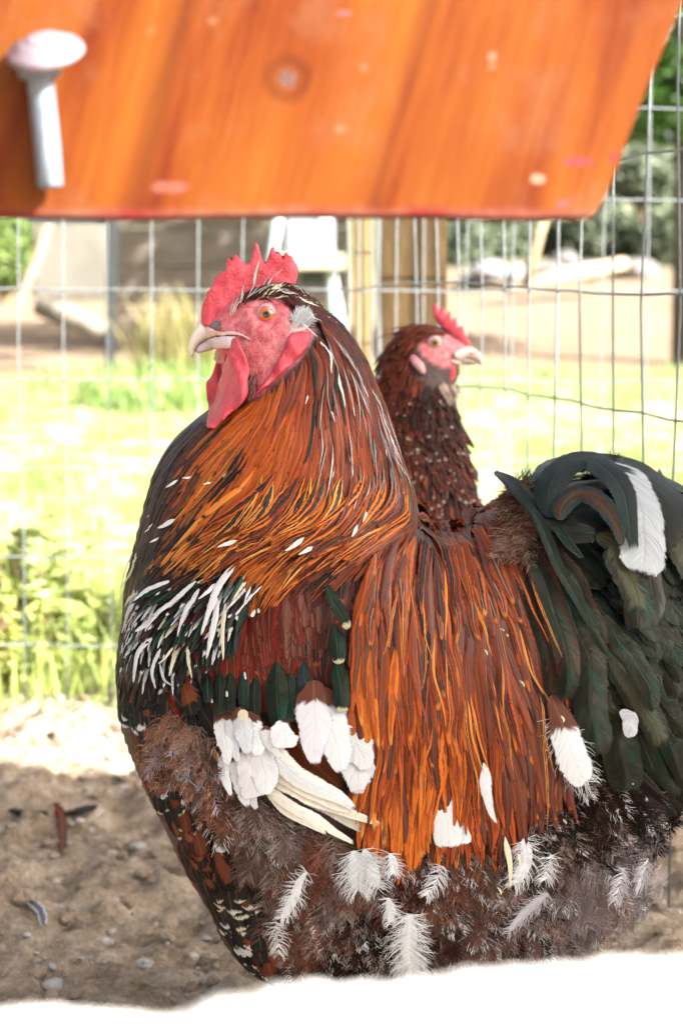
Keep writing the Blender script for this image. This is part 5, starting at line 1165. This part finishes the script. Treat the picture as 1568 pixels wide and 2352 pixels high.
m_weed = leafmat('weed_leaf', (.32, .34, .10), (.16, .22, .06), .4)
m_dry = leafmat('dry_grass', (.26, .22, .10), (.13, .13, .04), .3)
m_leaf = leafmat('tree_leaf', (.07, .15, .03), (.03, .08, .015), .35)
m_shr = leafmat('shrub_leaf', (.09, .13, .06), (.03, .05, .025), .25)
m_shp = leafmat('pale_shrub_leaf', (.17, .20, .13), (.045, .065, .035), .25)
m_stem = simple('brown_stem', (.22, .15, .08), .8, c2=(.12, .08, .04))
def blades(n, xr, yr, hr, wd, seed, mat, name, label=None, kind='stuff', cen=None, rad=None, lean=.5):
    r = np.random.RandomState(seed)
    if cen is None: x = r.uniform(*xr, n); y = r.uniform(*yr, n)**1.0
    else:
        a = r.uniform(0, 6.283, n); q = rad*np.sqrt(r.rand(n)); x = cen[0]+q*np.cos(a); y = cen[1]+q*np.sin(a)
    if cen is None:
        den = fbm(x, y, 1.6, 3)+r.uniform(-.12, .12, n); k = den > -.02; x = x[k]; y = y[k]; n = len(x)
    z = terr(x, y)-.005; h = r.uniform(*hr, n); a = r.uniform(0, 6.283, n); ln = r.uniform(0, lean, n)
    dx = np.cos(a); dy = np.sin(a); w = wd*r.uniform(.6, 1.4, n); px = np.cos(a+1.3); py = np.sin(a+1.3)
    B0 = np.stack([x, y, z], 1); S_ = np.stack([px, py, 0*px], 1)*w[:, None]; D = np.stack([dx*ln*h, dy*ln*h, h], 1)
    M_ = B0+D*.55*np.array([.6, .6, 1]); T_ = B0+D
    V = np.stack([B0-S_, B0+S_, M_+S_*.7, M_-S_*.7, T_], 1).reshape(-1, 3); i = np.arange(n)[:, None]*5
    Fc = [tuple(q) for q in (i+np.array([[0, 1, 2, 3]])).tolist()]+[tuple(q) for q in (i+np.array([[3, 2, 4]])).tolist()]
    o = mesh(name, V, Fc, mat)
    return tag(o, label, kind=kind)
blades(26000, (-2.2, 2.2), (2.45, 7.2), (.02, .07), .0022, 1, m_grass, 'grass', 'bright green sunlit lawn grass behind the fence')
blades(3500, (-.8, .25), (2.43, 3.1), (.03, .12), .0025, 3, m_weed, 'grass', 'longer yellow green grass along the fence line')
tf = at(410, 850, 6.4); tuft = blades(380, None, None, (.08, .36), .005, 4, m_dry, 'dry_grass_tuft', kind=None, cen=(tf.x, 6.4), rad=.13, lean=.7); tag(tuft, 'tuft of tall dry yellow grass in front of the weathered wall', 'grass tuft')
if 'kind' in tuft: del tuft['kind']
tuft2 = blades(500, None, None, (.05, .16), .006, 5, m_grass, 'green_grass_tuft', kind=None, cen=(at(420, 850, 6.2).x, 6.1), rad=.3, lean=.8); tag(tuft2, 'low dark green grass clump at the foot of the dry tuft', 'grass tuft')
if 'kind' in tuft2: del tuft2['kind']
# weeds at the fence foot
wl = ['weed with thin brown stems at the left edge of the fence foot', 'leafy yellow green weed second from the left at the fence', 'weed with a broad green leaf cluster beside the left wires', 'small branching weed between the wires low on the left', 'spindly weed with pale leaves nearest the rooster breast', 'short weed on the sandy strip below the lowest wire', 'upright reddish stalked weed at far left of the lawn']
for k, (u, vb, vt, wd_) in enumerate(((20,1600,1230,70),(110,1590,1290,90),(180,1560,1120,70),(205,1590,1330,80),(255,1600,1370,50),(150,1610,1480,80),(50,1540,1150,40))):
    y = 2.5+.05*k; xb = at(u, vb, y).x; zb = gz(xb, y); zt = at(u, vt, y).z
    pl = empty('weed_plant', (xb, y, zb), wl[k], 'weed', 'weeds along the foot of the fence'); lst = []; LV = []; LF = []
    r = random.Random(k+40)
    for s_ in range(7):
        a = r.uniform(0, 6.28); sp = wd_*y/F*r.uniform(.3, 1); hh = (zt-zb)*r.uniform(.5, 1); P_ = [(xb+math.cos(a)*sp*q**1.5+r.uniform(-.004, .004), y+math.sin(a)*sp*q*.6, zb+hh*q) for q in (0, .3, .6, 1)]
        lst.append((P_, [.0016, .0014, .0011, .0006], dict(n=5)))
        for q in range(20):
            tq = r.uniform(.15, 1); i = min(2, int(tq*3)); c_ = Vector(P_[i]).lerp(Vector(P_[i+1]), tq*3-i)
            lv, lf = leaves(1, c_+Vector((r.uniform(-.015, .015), r.uniform(-.015, .015), r.uniform(-.01, .01))), (.004, .004, .004), r.uniform(.014, .042), seed=r.randint(0, 99999)); LF += [tuple(x+len(LV) for x in f) for f in lf.tolist()]; LV += list(lv)
    V, Fc = tubes(lst); mesh('stem', V, Fc, m_stem, pl); mesh('leaves', LV, LF, m_weed, pl)
# weathered plank wall
m_wall = simple('weathered_grey_planks', (.14, .12, .10), .9, c2=(.075, .062, .05), spec=.1, nscale=5, stretch=(1, 1, 7), bumpd=.004, bscale=40)
wall = empty('weathered_wall', (at(500, 700, 8).x, 8.0, gz(-.4, 8)), 'low weathered grey plank wall of a shed behind the rooster comb', 'shed wall')
xa, xb = at(262, 700, 8).x, at(800, 700, 8).x
for k in range(7):
    bm = bmesh.new(); z = gz(-.4, 8)+.02+k*.15; box(bm, (xa, 8.0+.004*(k % 2), z), (xb, 8.03+.004*(k % 2), z+.144), bev=.004); bmobj('plank', bm, m_wall, wall)
m_conc = simple('pale_concrete', (.14, .132, .115), .9, c2=(.10, .093, .08), nscale=4, bumpd=.004)
bm = bmesh.new(); a = at(75, 690, 7.5); b = at(240, 500, 7.5); box(bm, (a.x, 7.5, a.z), (b.x, 7.56, b.z+.5), rot=Matrix.Rotation(R(5), 3, 'X'), bev=.01)
tag(bmobj('concrete_slab', bm, m_conc), 'pale upright concrete slab left of the black post', 'slab')
m_blk = simple('black_plastic', (.025, .03, .035), .5, c2=(.015, .018, .02))
p = at(256, 700, 6.9); bm = bmesh.new(); box(bm, (p.x-.016, 6.88, gz(p.x, 6.9)-.02), (p.x+.016, 6.92, p.z+.9), bev=.004); bmesh.ops.rotate(bm, verts=bm.verts[:], cent=p, matrix=Matrix.Rotation(R(1.6), 3, 'Y'))
tag(bmobj('black_post', bm, m_blk), 'thin black post standing between the slab and the weathered wall', 'post')
bm = bmesh.new(); a = at(60, 512, 6.9); b = at(262, 502, 6.9); box(bm, (a.x, 6.9, a.z), (b.x, 6.93, b.z+.03)); tag(bmobj('black_rail', bm, m_blk), 'black rail joined to the top of the black post', 'rail')
a = at(40, 700, 7.2); b = at(118, 480, 7.2); V, Fc = tube([a, a.lerp(b, .5)+Vector((.01, 0, 0)), b], .02, 8)
tag(mesh('leaning_pole', V, Fc, simple('dry_bamboo', (.26, .21, .15), .7, c2=(.18, .14, .10))), 'pale wooden pole leaning on the concrete slab', 'pole')
m_gap_shade = simple('gap_shade', (.20, .17, .14), .9, c2=(.08, .07, .06), nscale=12, bumpd=.01)  # dark tube stands in for the shadow in the gap under the slab
V, Fc = tube([at(90, 690, 7.3)-Vector((0, 0, .02)), at(160, 715, 7.25)-Vector((0, 0, .02)), at(235, 745, 7.2)-Vector((0, 0, .02))], [.035, .04, .03], 10); tag(mesh('slab_shade_strip', V, Fc, m_gap_shade, sm=True), 'dark strip standing in for the shadow under the slab', 'log')
# pale metal play frame
m_fr = simple('pale_blue_metal', (.30, .38, .39), .5, c2=(.24, .32, .34))
stand = empty('metal_frame', (at(740, 740, 6.8).x, 6.8, gz(-.04, 6.8)), 'pale blue metal frame stand with a cream shelf beyond the comb', 'metal frame')
for (u0, v0, u1, v1) in ((728,440,800,850),(752,470,770,850),(648,440,590,800)):
    a = at(u0, v0, 6.8); b = at(u1, v1, 6.8); V, Fc = tube([a, a.lerp(b, .5), b], .016, 8); mesh('leg', V, Fc, m_fr, stand, sm=True)
bm = bmesh.new(); a = at(640, 620, 6.75); b = at(792, 582, 6.75); box(bm, (a.x, 6.7, a.z), (b.x, 6.95, b.z), bev=.004); bmobj('shelf', bm, simple('cream_board', (.34, .30, .22), .7, c2=(.28, .24, .17)), stand)
bm = bmesh.new(); a = at(690, 652, 6.85); b = at(745, 622, 6.85); box(bm, (a.x, 6.8, a.z), (b.x, 6.95, b.z), bev=.004); bmobj('dark_box', bm, m_blk, stand)
bm = bmesh.new(); a = at(655, 580, 7.0); b = at(738, 440, 7.0); box(bm, (a.x, 7.0, a.z), (b.x, 7.015, b.z), bev=.002); bmobj('panel', bm, simple('grey_sheet', (.17, .185, .21), .6, c2=(.13, .145, .17)), stand)
# right: sand bank, rocks, shrubs, fallen trunk, tree
rl = ['largest white rock at the left end of the bank', 'white rock beside the largest white rock', 'greyish white rock low on the bank behind the sand', 'grey rock half hidden by shrubs', 'brown grey boulder on the right of the bank', 'dark grey boulder at the far right of the bank', 'flat grey rock above the fallen trunk']
m_wr = simple('white_rock', (.17, .18, .20), .85, c2=(.13, .13, .14), nscale=3, bumpd=.02, bscale=12); m_gr = simple('grey_rock', (.12, .11, .105), .85, c2=(.05, .045, .045), nscale=3, bumpd=.02, bscale=12)
for k, (u, v, w, m_) in enumerate(((1120,625,44,m_wr),(1180,630,36,m_wr),(1085,640,26,m_wr),(1250,620,40,m_gr),(1350,625,46,m_gr),(1460,630,50,m_gr),(1300,598,30,m_gr))):
    y = 11.2+.1*k; p = at(u, v, y); s = w*y/F; pv, pf = rock(rng, s, .7); tag(mesh('rock', [q+p for q in pv], pf, m_), rl[k], 'rock', 'rocks on the bank')
a = at(1168, 668, 10.4); b = at(1432, 606, 10.9); V, Fc = tube([a, a.lerp(b, .5)+Vector((0, 0, .01)), b], [.03, .045, .035], 10)
tag(mesh('slanted_log', V, Fc, simple('bleached_wood', (.28, .22, .14), .8, c2=(.18, .14, .09)), sm=True), 'bleached thin tree trunk lying slanted in front of the rocks', 'log')
a = at(1205, 660, 10.2); b = at(1248, 500, 10.2); V, Fc = tube([a, a.lerp(b, .5), b], [.03, .024, .02], 8)
tag(mesh('upright_stick', V, Fc, simple('tan_stick', (.22, .17, .09), .8, c2=(.15, .11, .06)), sm=True), 'tan stick standing upright above the end of the fallen trunk', 'stick')
shl = ['grey green shrub behind the white rocks', 'dark shrub just right of the brown post', 'dense shrub in the middle of the bank', 'dark evergreen shrub behind the grey rocks', 'pale green shrub high on the right of the bank', 'shrub at the far right end of the bank', 'bright green bush beyond the left end of the fence', 'green bush behind the concrete slab', 'dark hedge shrub behind the shed wall']
for k, (u, v, w, h_, y) in enumerate(((1150,560,90,70,12.6),(1060,560,70,90,12.3),(1260,530,90,90,12.8),(1380,540,90,90,12.5),(1480,400,110,70,12.9),(1540,560,90,100,12.3),(10,560,80,110,10.5),(150,420,120,100,11),(520,440,260,110,12))):
    p = at(u, v, y); rx, rz_ = w*y/F, h_*y/F
    pl = empty('shrub', (p.x, y, gz(p.x, y)), shl[k], 'shrub', 'shrubs on the bank beyond the pen')
    V, Fc = leaves(1800, p, (rx, rx*.7, rz_), .07, seed=60+k, ratio=.5); mesh('foliage', V, Fc.tolist(), m_grass if k == 6 else (m_shp if k < 6 else m_shr), pl)
    V, Fc = tubes([([(p.x, y, gz(p.x, y)-.02), (p.x+random.uniform(-.1, .1), y, p.z), (p.x+random.uniform(-.3, .3)*rx, y, p.z+rz_*.6)], [.03, .02, .01], dict(n=6)) for _ in range(4)]); mesh('stem', V, Fc, m_stem, pl)
tp_ = at(1560, 300, 7.5); tr = empty('tree', (tp_.x+.03, 7.5, gz(tp_.x, 7.5)), 'leafy green tree in the top right corner beyond the fence', 'tree')
V, Fc = tubes([([(tp_.x+.04, 7.5, gz(tp_.x, 7.5)-.05), (tp_.x+.03, 7.5, 1.0), (tp_.x+.0, 7.52, 1.7), (tp_.x+.1, 7.5, 2.6)], [.06, .05, .045, .03], dict(n=10)), ([(tp_.x+.03, 7.5, 1.0), (tp_.x-.3, 7.4, 1.5), (tp_.x-.5, 7.4, 1.8)], [.03, .02, .01], dict(n=8)), ([(tp_.x, 7.5, 1.5), (tp_.x+.5, 7.6, 2.0), (tp_.x+.8, 7.5, 2.2)], [.03, .02, .01], dict(n=8))]); mesh('trunk', V, Fc, simple('dark_bark', (.09, .075, .06), .9, c2=(.04, .033, .028), nscale=20), tr, sm=True)
V1, F1 = leaves(3200, (tp_.x+.05, 7.5, 1.75), (.95, .8, .75), .085, seed=99, ratio=.6); V2, F2 = leaves(500, (tp_.x-.12, 7.3, 1.14), (.28, .25, .17), .08, seed=98, ratio=.6)
mesh('crown', np.concatenate([V1, V2]), F1.tolist()+(F2+len(V1)).tolist(), m_leaf, tr)
V = []; Fc = []
for k in range(40):
    x = -16+.85*k; lv, lf = leaves(700, (x, 19+2*math.sin(k*2.1), 2.6+.6*math.sin(k*1.3)), (1.5, 1.2, 2.8), .28, seed=200+k, ratio=.6); Fc += (lf+len(V)).tolist(); V += lv.tolist()
tag(mesh('woodland', V, Fc, m_shr), 'dense dark woodland edge far beyond the pen', kind='stuff')
